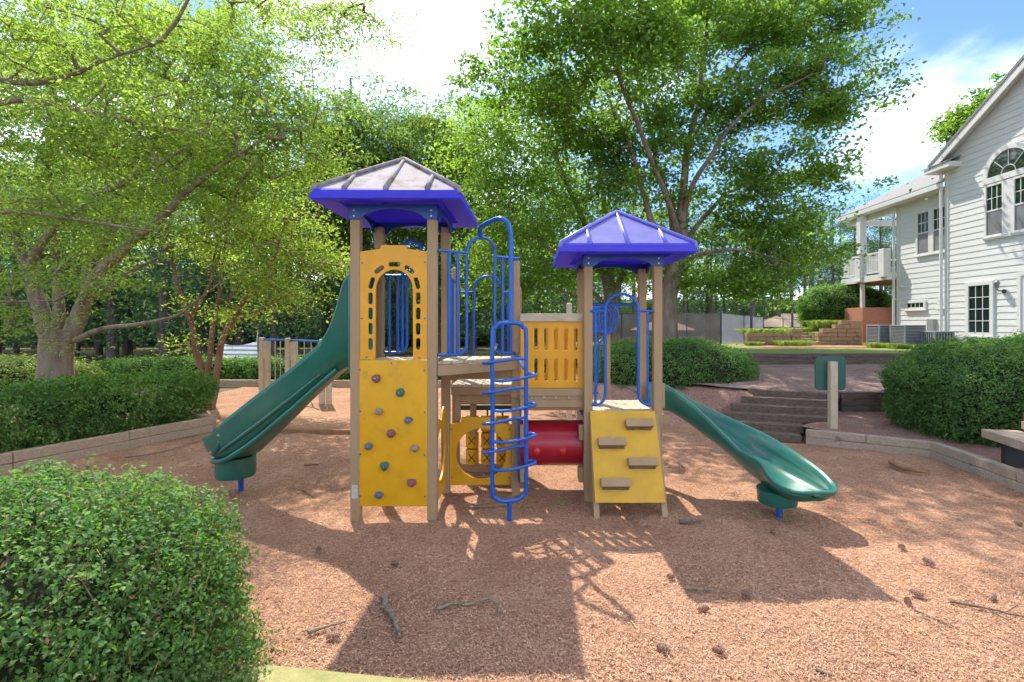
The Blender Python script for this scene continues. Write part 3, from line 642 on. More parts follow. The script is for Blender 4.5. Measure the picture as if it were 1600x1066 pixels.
# tic-tac-toe game behind the porthole
tt = MB()
for X in (-.935, -.70, -.465): tt.tube([(X, Y2, .08), (X, Y2, 1.02)], .014, 8)
tt.lohi((BX + .06, Y2 - .02, .96), (MX - .06, Y2 + .02, 1.03))
game = tt.build('game_frame', MT['greend'], play, 40)
for i, X in enumerate((-.935, -.70, -.465)):
    for j, z in enumerate((.245, .50, .755)):
        c = Vector((X, Y2, z)); cy = MB().tube([c + Vector((0, 0, -.118)), c + Vector((0, 0, -.11)), c + Vector((0, 0, .11)), c + Vector((0, 0, .118))], [.085, .10, .10, .085], 20).build('game_cylinder', MT['yellow'], game, 50)
        if j < 2:
            for s in (-1, 1): MB().beam(c + Vector((-.05, -.1, -.06 * s)), c + Vector((.05, -.1, .06 * s)), .012, .012).build('cross_mark', MT['black'], cy)
        else:
            MB().tube([c + Vector((.045 * math.cos(a), -.096, .045 * math.sin(a))) for a in np.linspace(0, 2 * math.pi, 17)[:-1]], .008, 6, True).build('ring_mark', MT['black'], cy)
MB().beam((BX + .06, Y2, .07), (MX - .06, Y2, .07), .10, .13).build('game_sill', MT['post'], play, None, .006)
MB().beam((BX + .06, Y2 + .05, 1.10), (MX - .06, Y2 + .05, 1.10), .05, .12).build('under_beam', MT['post'], play, None, .006)
gp = panel('green_bubble_panel', [(.03, 0), (.93, 0), (.93, .29), (.85, .34), (.12, .34), (.03, .29)], [], .03, MT['greend'], play, (BX, Y2 + .12, 1.08), (1, 0, 0), (0, 0, 1))
gd = MB().tube([P(733 + 32 * math.cos(a) * .55 + 6, 626 + 5 * math.sin(a), Y2 + .10) for a in np.linspace(0, 2 * math.pi, 25)[:-1]], .012, 8, True).build('oval_rim', MT['greend'], gp, 60)

# bridge with slotted yellow guard panels
def slotted(y):
    hol = []
    for i in range(6):
        for v in (.26, .665): hol.append(slot(.075 + .132 * i, v - .02, .048, .30))
    return panel('slotted_panel', [(0, 0), (.82, 0), (.82, .875), (0, .875)], hol, .03, MT['orange'], play, (MX + .068, y, 1.448), (1, 0, 0), (0, 0, 1))
slotted(6.63); slotted(7.62)
for y in (6.63, 7.62):
    MB().lohi((MX + .06, y - .045, 2.328), (SX0 - .06, y + .045, 2.435)).build('guard_rail', MT['plank'], play, None, .008)
    MB().lohi((MX + .06, y - .05, 1.345), (SX0 - .06, y - .005, 1.444)).build('fascia_board', MT['post'], play, None, .005)
    MB().lohi((MX + .06, y - .052, 1.195), (SX0 - .06, y - .008, 1.29)).build('fascia_board', MT['post'], play, None, .005)
    MB().lohi((MX + .06, y - .035, 1.294), (SX0 - .06, y - .008, 1.341)).build('fascia_filler', MT['post'], play)
for px in (831, 850, 869, 889): c = P(px, 621, 6.585); MB().box(c, (.018, .02, .03)).build('bolt', MT['bolt'], play)

# red crawl tunnel
tx0, tx1, ty, tz = MX + .06, SX0 - .05, 6.98, .635
tun = MB(); n = 32; rings = []
for r, xs in ((.31, np.linspace(tx0, tx1, 9)), (.285, np.linspace(tx1, tx0, 2))):
    for x in xs: rings.append((x, r))
for x, r in rings:
    for k in range(n): a = 2 * math.pi * k / n; tun.V.append((x, ty + r * math.cos(a), tz + r * math.sin(a)))
for i in range(len(rings)):
    j = (i + 1) % len(rings)
    for k in range(n): tun.F.append((i * n + k, i * n + (k + 1) % n, j * n + (k + 1) % n, j * n + k))
tun = tun.build('crawl_tunnel', MT['red'], play, 50)
MT['red_bright'] = mat('bright_red_plastic', (.50, .012, .02), (.46, .012, .02), .3, 8)
for px in (838.5, 880):
    c = Vector(((px - CX) * 6.7 / F, ty - .302, tz - .05)); bm = bmesh.new(); bmesh.ops.create_uvsphere(bm, u_segments=20, v_segments=12, radius=1)
    for v in bm.verts: v.co = Vector((v.co.x * .06, v.co.y * .028, v.co.z * .06)) + c
    me = bpy.data.meshes.new('bubble'); bm.to_mesh(me); bm.free(); link('bubble', me, MT['red_bright'], tun, 180)
for x in (tx0 - .01, tx1 + .01):
    MB().lohi((x - .015, ty - .40, .20), (x + .015, ty + .40, 1.05)).build('tunnel_end_board', MT['bluedk'], play, None, .004)
for z in (.30, .86): 
    for x in (tx0 + .02, tx1 - .03): MB().lohi((x - .035, ty - .40, z - .10), (x + .03, ty - .31, z + .10)).build('tunnel_block', MT['post'], tun, None, .006)

# small tower: ramp with blocks
rt = Vector((0, 6.47, 1.165)); rb = Vector((0, 5.965, 0)); rd = (rt - rb).normalized()
o0 = rb + rd * .145 + Vector((.746, 0, 0)); ll = (rt - rb).length - .145
ramp = panel('climbing_ramp', [(.01, 0), (.862, 0), (.842, ll), (0, ll)], [], .03, MT['ramp'], play, o0, (1, 0, 0), rd)
rn = Vector((1, 0, 0)).cross(rd)
if rn.y > 0: rn = -rn
for px0, px1, py in ((976, 1018.7, 663), (933.7, 976.8, 692), (980, 1025, 723), (938, 983.5, 755.5)):
    # intersect the pixel ray with the ramp plane
    d = Vector(((.5 * (px0 + px1) - CX) / F, 1, -(py - CY) / F)); o_ = Vector((0, 0, H)); t = (rb - o_).dot(rn) / d.dot(rn); c = o_ + d * t; w = (px1 - px0) * c.y / F
    MB().box(c + rn * .055, (w, .11, .10), Matrix((Vector((1, 0, 0)), -rn, rd)).transposed()).build('ramp_block', MT['post'], ramp, None, .008)
    MB().box(c + rn * .02 - rd * .062, (w * .9, .04, .03), Matrix((Vector((1, 0, 0)), -rn, rd)).transposed()).build('block_cleat', MT['twig'], ramp)
for x in (.775, 1.60): MB().beam(rb + Vector((x, .03, -.1)), rt + Vector((x, .03, -.05)), .07, .06).build('ramp_leg', MT['post'], play, None, .006)
bolts(ramp, [], 6)
# collars and side block where the right slide starts
MB().lohi((SX1 + .055, 6.50, 1.20), (SX1 + .09, 6.60, 1.52)).build('slide_bracket', MT['post'], play, None, .006)
MB().lohi((SX1 + .05, 6.56, .98), (SX1 + .18, 6.66, 1.10)).build('slide_bracket', MT['post'], play, None, .006)

# ---- blue rails
TR = .02
def rail(name, pts, r=TR, n=5, parent=play, sm=True, mt='blue'):
    return MB().tube(smooth_path(pts, n) if sm else pts, r, 10).build(name, MT[mt], parent, 60)
def arch_rail(name, org, u, x0, x1, zb, zt, flare=.10, side=1):
    """inverted-U safety rail; feet turn outwards along +-u"""
    u = Vector(u).normalized(); o = Vector(org); rad = (x1 - x0) / 2; pts = []
    def q(x, z): return o + u * x + Vector((0, 0, z))
    pts += [q(x0 - flare - .03, zb), q(x0 - flare + .02, zb)]
    for k in range(1, 5): a = math.pi / 2 * k / 4; pts.append(q(x0 - flare + .02 + (flare - .02) * math.sin(a), zb + flare * (1 - math.cos(a))))
    pts.append(q(x0, (zb + zt) / 2)); zc = zt - rad
    for k in range(13): a = math.pi - math.pi * k / 12; pts.append(q((x0 + x1) / 2 + rad * math.cos(a), zc + rad * math.sin(a)))
    pts.append(q(x1, (zb + zt) / 2))
    for k in range(4, 0, -1): a = math.pi / 2 * k / 4; pts.append(q(x1 + flare - .02 - (flare - .02) * math.sin(a), zb + flare * (1 - math.cos(a))))
    pts += [q(x1 + flare - .02, zb), q(x1 + flare + .03, zb)]
    return MB().tube(pts, TR, 10).build(name, MT['blue'], play, 60)
# small tower entrance
ys = 6.50
ar = arch_rail('arch_rail', (0, ys, 0), (1, 0, 0), (945.6 - CX) * ys / F, (997.5 - CX) * ys / F, 1.245, 2.69, .14)
for a, b, c in ((922, 945, 930.5), (998, 1022, 1012)):
    z = 2.465; xa, xb_, xc = ((v - CX) * ys / F for v in (a, b, c))
    rail('top_rail', [(xa, ys, z), (xb_, ys, z)], .018, 2); rail('baluster', [(xc, ys, z), (xc, ys, 1.24)], .017, 2)
rail('back_rail', [(SX0 + .05, SY1 + .02, 2.59), (SX1 - .05, SY1 + .02, 2.59)], .024, 2)
rail('back_grip', [(.86, SY1 + .02, 1.25), (.95, SY1 + .02, 1.30), (.99, SY1 + .02, 1.7), (1.01, SY1 + .05, 2.0), (1.06, SY1 + .15, 2.06)], .018)
rail('back_rail', [(SX0 + .05, SY1 + .02, 1.26), (.99, SY1 + .02, 1.26)], .018, 2)
# hypotenuse of the triangular deck: guard rails and an arch
def hyp(px, py, off=.03):
    k = px - CX; t = (k * A_.y - F * A_.x) / (F * (B_.x - A_.x) - k * (B_.y - A_.y)); q = A_.lerp(B_, t)
    Y = q.y; q = q + hn * off; return Vector((q.x, q.y, H - (py - CY) * Y / F))
rail('top_rail', [hyp(680, 392), hyp(728, 396)], .018, 2)
rail('baluster', [hyp(699.5, 395), hyp(699.5, 554)], .022, 2); rail('baluster', [hyp(713, 396), hyp(713, 554)], .022, 2)
la = [hyp(681, 555), hyp(708, 555), hyp(717, 553), hyp(724, 546), hyp(727, 534), hyp(727, 470)]
for k in range(13): a = math.pi - math.pi * k / 12; la.append(hyp(749 + 22 * math.cos(a), 395 - 23.5 * math.sin(a)))
la += [hyp(771, 470), hyp(771, 536), hyp(775, 547), hyp(783, 552), hyp(806, 552)]
rail('arch_rail', la, TR, 3)
rail('top_rail', [hyp(772, 402), hyp(807, 405)], .022, 2)
MB().box(hyp(806.5, 408), (.05, .05, .08)).build('rail_bracket', MT['blue'], play, None, .008); MB().box(hyp(806.5, 553), (.05, .05, .08)).build('rail_bracket', MT['blue'], play, None, .008)
rail('baluster', [hyp(783, 404), hyp(783, 551)], .022, 2); rail('baluster', [hyp(796, 404), hyp(796, 551)], .018, 2)
# back of the lower bay
yb = Y2
ar = arch_rail('arch_rail', (0, yb, 0), (1, 0, 0), (740.5 - CX) * yb / F, (785 - CX) * yb / F, 1.52, 3.04, .1)
rail('top_rail', [(BX + .05, yb, 2.79), (-.915, yb, 2.79)], .018, 2); rail('top_rail', [(-.468, yb, 2.79), (MX - .05, yb, 2.79)], .018, 2)
rail('baluster', [(-1.02, yb, 2.79), (-1.02, yb, 1.52)], .017, 2); rail('baluster', [(-.38, yb, 2.79), (-.38, yb, 1.52)], .017, 2)
# side of the lower bay towards the back, seen behind the tall tower
rail('top_rail', [(BX, Y1 + .05, 2.95), (BX, Y2 - .05, 2.95)], .018, 2); rail('bottom_rail', [(BX, Y1 + .05, 1.56), (BX, Y2 - .05, 1.56)], .018, 2)
for y in (7.05, 7.25, 7.45): rail('baluster', [(BX, y, 2.95), (BX, y, 1.56)], .017, 2)
# back of the tall tower, seen through the arch panel
yb = Y1
def bq(px, py, Y=yb): return P(px, py, Y)
rail('barrier_frame', [bq(598, 551), bq(622, 551), bq(630, 549), bq(635, 541), bq(636, 528), bq(636, 470), bq(636, 425)], .019, 3)
rail('baluster', [bq(608.5, 432), bq(608.5, 551)], .022, 2); rail('baluster', [bq(621.5, 432), bq(621.5, 551)], .022, 2)
rail('top_rail', [bq(597, 431), bq(640, 431)], .019, 2)
rail('grab_loop', [bq(629, 551), bq(629, 430), bq(629, 395), bq(632, 382), bq(640, 377), bq(649, 377.5), bq(656, 383), bq(658.5, 392), bq(660, 410, yb + .15), bq(661, 540, yb + .2)], .022, 4)
# overhead loop ladder running back from the small tower
for i in range(9):
    Y = 9.4 + i * .10; cxp = 951 - i * 4.2; cyp = 500 + i * .3; s = 1.0 - i * .012; pts = []
    for a, rr in ((90, 24), (60, 23), (30, 21.5), (0, 18), (-30, 18), (-60, 20), (-90, 21), (-120, 22), (-150, 20), (180, 19), (150, 20), (120, 22)):
        pts.append(P(cxp + rr * s * .8 * math.cos(R(a)), cyp - rr * s * math.sin(R(a)), Y))
    MB().tube(smooth_path(pts, 3, True), .018, 8, True).build('overhead_loop', MT['blue'], play, 60)
rail('overhead_beam', [P(914, 476, 9.4), P(960, 478, 9.5), P(963, 490, 9.9)], .03, 4)
MB().lohi((1.44 - PW / 2, 9.55, -.2), (1.44 + PW / 2, 9.55 + PW, 2.13)).build('post', MT['post'], play, None, .012)

# loop ladder in front of the triangular deck
lr = Vector((-.474, 5.90, 0)); rr_ = Vector((-.078, 6.02, 0)); lu = (rr_ - lr).normalized(); lw_ = (rr_ - lr).length; ln = Vector((lu.y, -lu.x, 0))
def lq(u, z, o=0): return lr + lu * u + ln * o + Vector((0, 0, z))
pts = []; rad = lw_ / 2; zb_, zt_ = .18, 2.31
pts += [lq(lw_ / 2 + .001, zb_), lq(.10, zb_ + .01), lq(.03, zb_ + .06), lq(0, zb_ + .16), lq(0, 1.2), lq(0, zt_ - .16), lq(.03, zt_ - .06), lq(.10, zt_ - .005), lq(lw_ - .10, zt_ - .005), lq(lw_ - .03, zt_ - .06), lq(lw_, zt_ - .16), lq(lw_, 1.2), lq(lw_, zb_ + .16), lq(lw_ - .03, zb_ + .06), lq(lw_ - .10, zb_ + .01)]
lad = MB().tube(smooth_path(pts, 4, True), .026, 12, True).build('loop_ladder', MT['blue'], play, 60)
MB().tube([lq(lw_ / 2, zb_), lq(lw_ / 2, -.15)], .028, 12).build('ladder_foot', MT['blue'], lad, 60)
for i, z in enumerate((1.85, 1.655, 1.50, 1.30, 1.135, .93, .80, .60)):
    if i % 2 == 0: pp = [lq(lw_, z + .03), lq(lw_ * .6, z + .025, .02), lq(.1, z + .01, .05), lq(-.05, z, .07), lq(-.11, z - .01, .03), lq(-.10, z - .02, -.02), lq(-.03, z - .02, -.02), lq(0, z - .02)]
    else: pp = [lq(0, z - .02), lq(.08, z - .03, .06), lq(lw_ * .5, z - .02, .09), lq(lw_ * .9, z, .08), lq(lw_ + .08, z + .02, .06), lq(lw_ + .11, z + .03, .02), lq(lw_ + .07, z + .035, -.02), lq(lw_, z + .045)]
    MB().tube(smooth_path(pp, 5), .018, 10).build('rung', MT['blue'], lad, 60)
hpth = [lq(lw_ / 2 + .02, zt_ - .005)] + [Vector((lq(lw_ / 2 + .02, 0).x, 5.97, z)) for z in (2.6, 3.0, 3.3)] + [P(797, 362, 5.99), P(793, 349, 6.01), P(783, 342, 6.05), P(772, 344, 6.12), P(756, 352, 6.22), P(750, 358, 6.28), hyp(749, 371)]
rail('overhead_handle', hpth, .03, 4)
for z in (2.25,): rail('ladder_stay', [lq(.05, z - .2), hyp(771, 545)], .018, 2); rail('ladder_stay', [lq(lw_ - .02, z - .5), hyp(803, 552)], .018, 2)

# ---- slides: a U-shaped section swept along a path
def slide(name, keys, nsub=6, wall=.022):
    """keys: (x, y, z_bed, near_top, far_top, half_width, heading_deg); near side is to the right of travel when sgn=1"""
    K = np.array(keys); n = len(K); pos = smooth_path([k[:3] for k in keys], nsub)
    idx = np.linspace(0, n - 1, len(pos)); 
    def ip(c):
        p = smooth_path([(k[c], 0, 0) for k in keys], nsub); return [q.x for q in p]
    nt_, ft, hw = ip(3), ip(4), ip(5); mb = MB(); m = 0; rims = []; last = len(pos) - 1
    for i, p in enumerate(pos):
        t = pos[min(i + 1, last)] - pos[max(i - 1, 0)]; t.z = 0; t.normalize(); s = Vector((t.y, -t.x, 0))       # s: right of travel
        w = hw[i]; hn_, hf = max(nt_[i] - p.z, .02), max(ft[i] - p.z, .02); prof = []
        def pt(u, z): return p + s * u + Vector((0, 0, z))
        lip = .02
        # inner right wall top -> bed -> inner left top -> outer left -> bottom -> outer right
        prof = [pt(w + .045, hn_ - .03), pt(w + .05, hn_), pt(w + .03, hn_ + lip), pt(w, hn_ + .012), pt(w - .018, hn_ * .6), pt(w - .05, hn_ * .22), pt(w - .13, .03), pt(w * .3, .003), pt(0, 0), pt(-w * .3, .003), pt(-w + .13, .03), pt(-w + .05, hf * .22), pt(-w + .018, hf * .6), pt(-w, hf + .012), pt(-w - .03, hf + lip), pt(-w - .05, hf), pt(-w - .045, hf - .03),
                pt(-w - .022, hf * .55), pt(-w + .02, hf * .15), pt(-w + .09, -.025), pt(-w + .16, -.035), pt(0, -.03), pt(w - .16, -.035), pt(w - .09, -.025), pt(w - .02, hn_ * .15), pt(w + .022, hn_ * .55)]
        m = len(prof); mb.V += [tuple(q) for q in prof]; rims.append((pt(w + .03, hn_ + lip - .012), pt(-w - .03, hf + lip - .012)))
    for i in range(last):
        for k in range(m): mb.F.append((i * m + k, i * m + (k + 1) % m, (i + 1) * m + (k + 1) % m, (i + 1) * m + k))
    mb.F.append(tuple(range(m))); mb.F.append(tuple(last * m + k for k in range(m - 1, -1, -1)))
    o = mb.build(name, MT['green'], play, 70); MB().tube([r_[0] for r_ in rims] + [r_[1] for r_ in rims[::-1]], .021, 10).build('rolled_rim', MT['green'], o, 70); return o, pos, hw, nt_, ft
# left slide: near side is the left of travel (it runs to -x)
Lk = [(-2.13, 6.38, 1.80, 2.95, 2.95, .30), (-2.28, 6.38, 1.79, 2.80, 2.8, .30), (-2.40, 6.38, 1.75, 2.40, 2.42, .29), (-2.57, 6.38, 1.62, 2.06, 2.08, .27), (-2.82, 6.39, 1.40, 1.83, 1.86, .26), (-3.06, 6.41, 1.18, 1.62, 1.655, .26),
      (-3.38, 6.47, .90, 1.37, 1.40, .265), (-3.64, 6.55, .70, 1.16, 1.22, .27), (-3.82, 6.64, .58, 1.00, 1.07, .275), (-3.97, 6.74, .52, .87, .93, .28), (-4.12, 6.85, .50, .78, .83, .28), (-4.22, 6.93, .505, .735, .76, .27), (-4.30, 6.995, .54, .73, .74, .24), (-4.35, 7.035, .60, .725, .73, .19), (-4.38, 7.06, .67, .72, .72, .12)]
keysL = [(x, y, z, ft, nt2, w) for x, y, z, nt2, ft, w in Lk]
sl, posL, hwL, _, _ = slide('slide', keysL); sl['label'] = 'dark green chute of the tall slide on the left, seen from outside'
# hood frame at the top of the left slide
hd_ = []
for k in range(13): a = math.pi * k / 12; hd_.append((-2.17, 6.38 - .40 * math.cos(a), 2.82 + .34 * math.sin(a)))
hd_ = [(-2.17, 5.98, 1.72), (-2.17, 5.98, 2.3)] + hd_ + [(-2.17, 6.78, 2.3), (-2.17, 6.78, 1.72)]
MB().tube(hd_, .042, 12).build('hood_frame', MT['green'], sl, 60)
hdp = [(-.36, 0), (-.36, 1.3), (-.30, 1.35), (.30, 1.35), (.36, 1.3), (.36, 0), (.26, 0), (.26, 1.02), (.18, 1.15), (-.18, 1.15), (-.26, 1.02), (-.26, 0)]
panel('hood_panel', hdp, [], .035, MT['green'], sl, (-2.17, 6.38, 1.74), (0, 1, 0), (0, 0, 1))
# stiffening ribs moulded on the visible flank
def flank(i, f, out):
    p = posL[i]; t = posL[min(i + 1, len(posL) - 1)] - posL[max(i - 1, 0)]; t.z = 0; t.normalize(); s = Vector((-t.y, t.x, 0))     # towards the camera side
    if s.y > 0: s = -s
    nt2 = np.interp(i / 6, range(len(Lk)), [k[3] for k in Lk]); zz = p.z - .05 + f * (nt2 - p.z + .05)
    return p + s * (hwL[i] + out) + Vector((0, 0, zz - p.z))
rb1 = [flank(i, .05, -.03) for i in range(12, 62, 3)]; MB().tube(smooth_path(rb1, 3), .035, 8).build('flank_rib', MT['green'], sl, 60)
rb2 = [flank(i, .28 + .08 * math.sin((i - 20) / 40 * 3.1), .004) for i in range(18, 56, 3)]; MB().tube(smooth_path(rb2, 3), [.006 + .020 * math.sin(math.pi * k / 36) ** .5 for k in range(37)], 8).build('flank_rib', MT['green'], sl, 60)
MB().tube(smooth_path([flank(50, .72, -.002), flank(52, .50, .012), flank(55, .36, .016), flank(58, .34, .008)], 4), [.01, .02, .026, .03, .032, .032, .032, .03, .028, .026, .022, .016, .01], 10).build('cross_rib', MT['green'], sl, 60)
for i, f in ((50, .80), (57, .42)): 
    c = flank(i, f, .03); MB().tube([c, c + Vector((0, -.015, 0))], .016, 10).build('bolt', MT['bolt'], sl, 40)
def drum(x, y, r, z0, z1, s=1.12):
    MB().tube([(x, y, z0), (x, y, z0 + .02), (x, y, (z0 + z1) / 2), (x, y, z1)], [r * .96, r, r * 1.01, r * s], 28).build('drum_leg', MT['green'], None and play or play, 60)
drum(-4.10, 6.88, .25, .20, .475, 1.0); MB().tube([(-4.10, 7.0, -.2), (-4.10, 7.0, .25)], .035, 12).build('support_post', MT['blue'], play, 60)
# right slide (near side on the right of travel)
Rk = [(1.70, 7.00, 1.15, 1.42, 1.42, .28), (1.88, 7.0, 1.13, 1.42, 1.40, .28), (2.05, 6.97, 1.05, 1.32, 1.28, .27), (2.35, 6.88, .85, 1.10, 1.10, .27), (2.62, 6.75, .66, .87, .95, .28), (2.84, 6.58, .49, .70, .82, .29), (2.99, 6.37, .375, .64, .70, .295), (3.085, 6.14, .315, .585, .60, .295), (3.13, 5.93, .295, .46, .53, .295), (3.15, 5.76, .295, .42, .47, .285), (3.16, 5.65, .315, .415, .44, .255), (3.165, 5.57, .355, .41, .42, .20), (3.167, 5.53, .395, .41, .41, .12)]
sr, posR, hwR, _, _ = slide('slide', Rk); sr['label'] = 'bright green chute of the low curved slide on the right'
drum(2.99, 6.08, .225, .12, .285, 1.06); MB().tube([(2.97, 6.0, -.2), (2.97, 6.0, .2)], .032, 12).build('support_post', MT['blue'], play, 60)

# ================================================================== HOUSE
XW, XL, GZ = 16.6, 17.0, 1.33
house = thing('house', 'white clapboard house with gable, arched window and balcony on the right', 'house', (XW, 18, GZ))
def gz(Y): return 8.88 + .60 * (20.0 - Y) if Y > 15.5 else 8.88 + .60 * 4.5 - .6 * (15.5 - Y)
core = MB(); core.prism([(XW + .03, 20.0, GZ - .4), (XW + .03, 11.0, GZ - .4), (XW + .03, 11.0, gz(11.0) - .05), (XW + .03, 15.5, gz(15.5) - .05), (XW + .03, 20.0, gz(20) - .05)], (9, 0, 0))
core.lohi((XL + .03, 20.02, GZ - .4), (XL + 9, 23.2, 7.82)); core.build('wall_core', MT['siding'], house)
EXP = .232
def clap(X, ya, yb, z): 
    return MB().prism([(X + .028, ya, z), (X - .007, ya, z), (X + .009, ya, z + EXP + .015), (X + .028, ya, z + EXP + .015)], (0, yb - ya, 0))
z = GZ - .02; i = 0
while z < 11.2:
    yb = 20.0 if z + EXP < gz(20) - .1 else 15.5 + max(0, (11.46 - z - EXP) / .6); ya = 11.0 if z < 8.6 else 31 - yb
    ya = max(ya, 11.0); jt = ya + (yb - ya) * random.uniform(.35, .85)
    if yb - ya > .3:
        clap(XW, ya, jt - .003, z).build('clapboard', MT['siding'], house); clap(XW, jt + .003, yb, z + random.uniform(-.003, .003)).build('clapboard', MT['siding'], house)
    z += EXP
z = GZ - .02
while z < 7.6: clap(XL, 20.02, 23.2, z).build('clapboard', MT['siding'], house); z += EXP
MB().lohi((XW - .03, 19.86, GZ - .1), (XW + .1, 20.02, 8.8)).build('corner_board', MT['white'], house, None, .004)
MB().lohi((XL - .03, 23.05, GZ - .1), (XL + .1, 23.22, 7.7)).build('corner_board', MT['white'], house, None, .004)
# gable roof with rake boards, eave return, lower wing roof
rf = MB()
for s, y0_, y1_ in ((1, 15.5, 20.45), (-1, 15.5, 10.55)):
    za_ = gz(15.5) + .06; zb2 = za_ - .60 * abs(y1_ - y0_)
    rf.prism([(XW - .38, y0_, za_), (XW - .38, y1_, zb2), (XW - .38, y1_, zb2 + .12), (XW - .38, y0_, za_ + .12)], (10, 0, 0))
rf = rf.build('roof', MT['shingle'], house)
for y1_ in (20.42, 10.58):
    za_ = gz(15.5) + .03; zb2 = za_ - .6 * abs(y1_ - 15.5)
    MB().prism([(XW - .36, 15.5, za_ - .26), (XW - .36, y1_, zb2 - .26), (XW - .36, y1_, zb2 + .02), (XW - .36, 15.5, za_ + .02)], (.06, 0, 0)).build('rake_board', MT['white'], rf)
    MB().prism([(XW - .30, 15.5, za_ - .06), (XW - .30, y1_, zb2 - .06), (XW - .30, y1_, zb2 + .0), (XW - .30, 15.5, za_ + .0)], (.36, 0, 0)).build('rake_soffit', MT['white'], rf)
MB().lohi((XW - .45, 19.30, 8.42), (XW + .3, 20.55, 8.62)).build('eave_return', MT['white'], rf, None, .01)
MB().prism([(XW - .48, 19.28, 8.62), (XW - .48, 20.6, 8.62), (XW + .1, 20.6, 8.86), (XW + .1, 19.28, 8.86)], (0, 0, .04)).build('return_cap', MT['shingle'], rf)
# lower wing roof
YE = 26.9; ez = 7.83
wr = MB().prism([(XL - .55, 20.02, ez + .12), (XL - .55, YE, ez + .12), (XL + 5, YE - 3.0, ez + 3.2), (XL + 5, 20.02, ez + 3.2)], (0, 0, .08)).build('wing_roof', MT['shingle'], house)
MB().lohi((XL - .58, 20.03, ez - .05), (XL - .50, YE, ez + .14)).build('gutter', MT['white'], wr, None, .01)
MB().lohi((XL - .50, 20.03, ez - .05), (XL + .3, YE - .05, ez + .0)).build('soffit', MT['white'], wr)
MB().lohi((XL - .1, 23.22, ez - .33), (XL + .15, YE - .35, ez - .055)).build('porch_beam', MT['white'], wr, None, .01)
MB().lohi((XL + .15, YE - .6, ez - .33), (XL + 5, YE - .35, ez - .055)).build('porch_beam', MT['white'], wr, None, .01)
MB().tube([(XL + .6, 21.9, ez + .5), (XL + .6, 21.9, ez + .86)], .05, 10).build('vent_pipe', MT['darkmetal'], wr)
for X, Y, zt in ((XW - .09, 20.12, 8.42), (XL - .10, 23.30, ez - .06)): MB().tube([(X, Y, zt), (X, Y, GZ - .02)], .055, 8).build('downspout', MT['white'], house, 60)
def window(X, ya, yb, za_, zb2, cols, rows, lower=None, trim=.11, parent=house, nm='window'):
    """ya > yb are the far and near jambs; lower = height where the screened lower sash begins"""
    f = MB(); d0, d1 = X - .055, X + .01; lo, hi = min(ya, yb), max(ya, yb)
    f.lohi((d0, lo - trim, za_ - trim), (d1, lo, zb2 + trim)).lohi((d0, hi, za_ - trim), (d1, hi + trim, zb2 + trim)).lohi((d0, lo, zb2), (d1, hi, zb2 + trim)).lohi((d0 - .03, lo - trim - .03, za_ - trim - .03), (d1, hi + trim + .03, za_ - trim + .03)).lohi((d0 + .003, lo, za_ - trim + .03), (d1, hi, za_))
    f = f.build('window', MT['white'], parent, None, .005); zl = lower or za_
    for c in range(cols):
        for r in range(rows):
            w = (hi - lo) / cols; h_ = (zb2 - zl) / rows
            MB().lohi((X - .024, lo + c * w + .012, zl + r * h_ + .012), (X - .018, lo + (c + 1) * w - .012, zl + (r + 1) * h_ - .012)).build('pane', MT['pane'], f)
    for c in range(1, cols): MB().lohi((X - .034, lo + (hi - lo) * c / cols - .013, zl), (X - .017, lo + (hi - lo) * c / cols + .013, zb2)).build('muntin', MT['white'], f)
    for r in range(1, rows): MB().lohi((X - .036, lo, zl + (zb2 - zl) * r / rows - .013), (X - .0165, hi, zl + (zb2 - zl) * r / rows + .013)).build('muntin', MT['white'], f)
    if lower:
        MB().lohi((X - .040, lo, lower - .03), (X - .014, hi, lower + .025)).build('meeting_rail', MT['white'], f)
        MB().lohi((X - .026, lo, za_), (X - .016, hi, lower - .03)).build('insect_screen', MT['screen'], f)
    return f
window(XW, 18.91, 18.04, 1.97, 3.72, 3, 4, None, .15)
window(XW, 18.17, 17.56, 5.50, 7.26, 3, 2, 6.38, .08); window(XW, 17.10, 16.49, 5.50, 7.26, 3, 2, 6.38, .08)
MB().lohi((XW - .052, 17.16, 5.42), (XW + .012, 17.50, 7.34)).build('mullion_board', MT['white'], house); MB().lohi((XW - .07, 16.40, 5.34), (XW + .012, 18.30, 5.44)).build('window_sill', MT['white'], house)
MB().lohi((XW - .064, 16.34, 7.37), (XW + .012, 18.32, 7.58)).build('transom_board', MT['white'], house)
# half-round window
yc_, zc_ = 17.33, 7.56; r0 = .80
def arc(r, n=24): return [(r * math.cos(math.pi * k / n), r * math.sin(math.pi * k / n)) for k in range(n + 1)]
aw = panel('arched_window', arc(r0 + .18) + arc(r0)[::-1], [], .07, MT['white'], house, (XW - .028, yc_, zc_ + .02), (0, 1, 0), (0, 0, 1), .005)
panel('pane', arc(r0 - .002), [], .01, MT['pane'], aw, (XW - .02, yc_, zc_ + .02), (0, 1, 0), (0, 0, 1), .001)
MB().tube([(XW - .034, yc_ + .26 * math.cos(a), zc_ + .02 + .26 * math.sin(a)) for a in np.linspace(0, math.pi, 13)], .014, 6).build('muntin', MT['white'], aw)
for a in (45, 90, 135): MB().beam((XW - .032, yc_ + .26 * math.cos(R(a)), zc_ + .02 + .26 * math.sin(R(a))), (XW - .032, yc_ + r0 * math.cos(R(a)), zc_ + .02 + r0 * math.sin(R(a))), .026, .016).build('muntin', MT['white'], aw)
window(XL, 21.93, 21.33, 5.36, 7.12, 3, 2, 6.25, .10); window(XL, 21.06, 20.46, 5.36, 7.12, 3, 2, 6.25, .10)
MB().lohi((XL - .05, 21.165, 5.25), (XL + .012, 21.225, 7.2)).build('mullion_board', MT['white'], house)
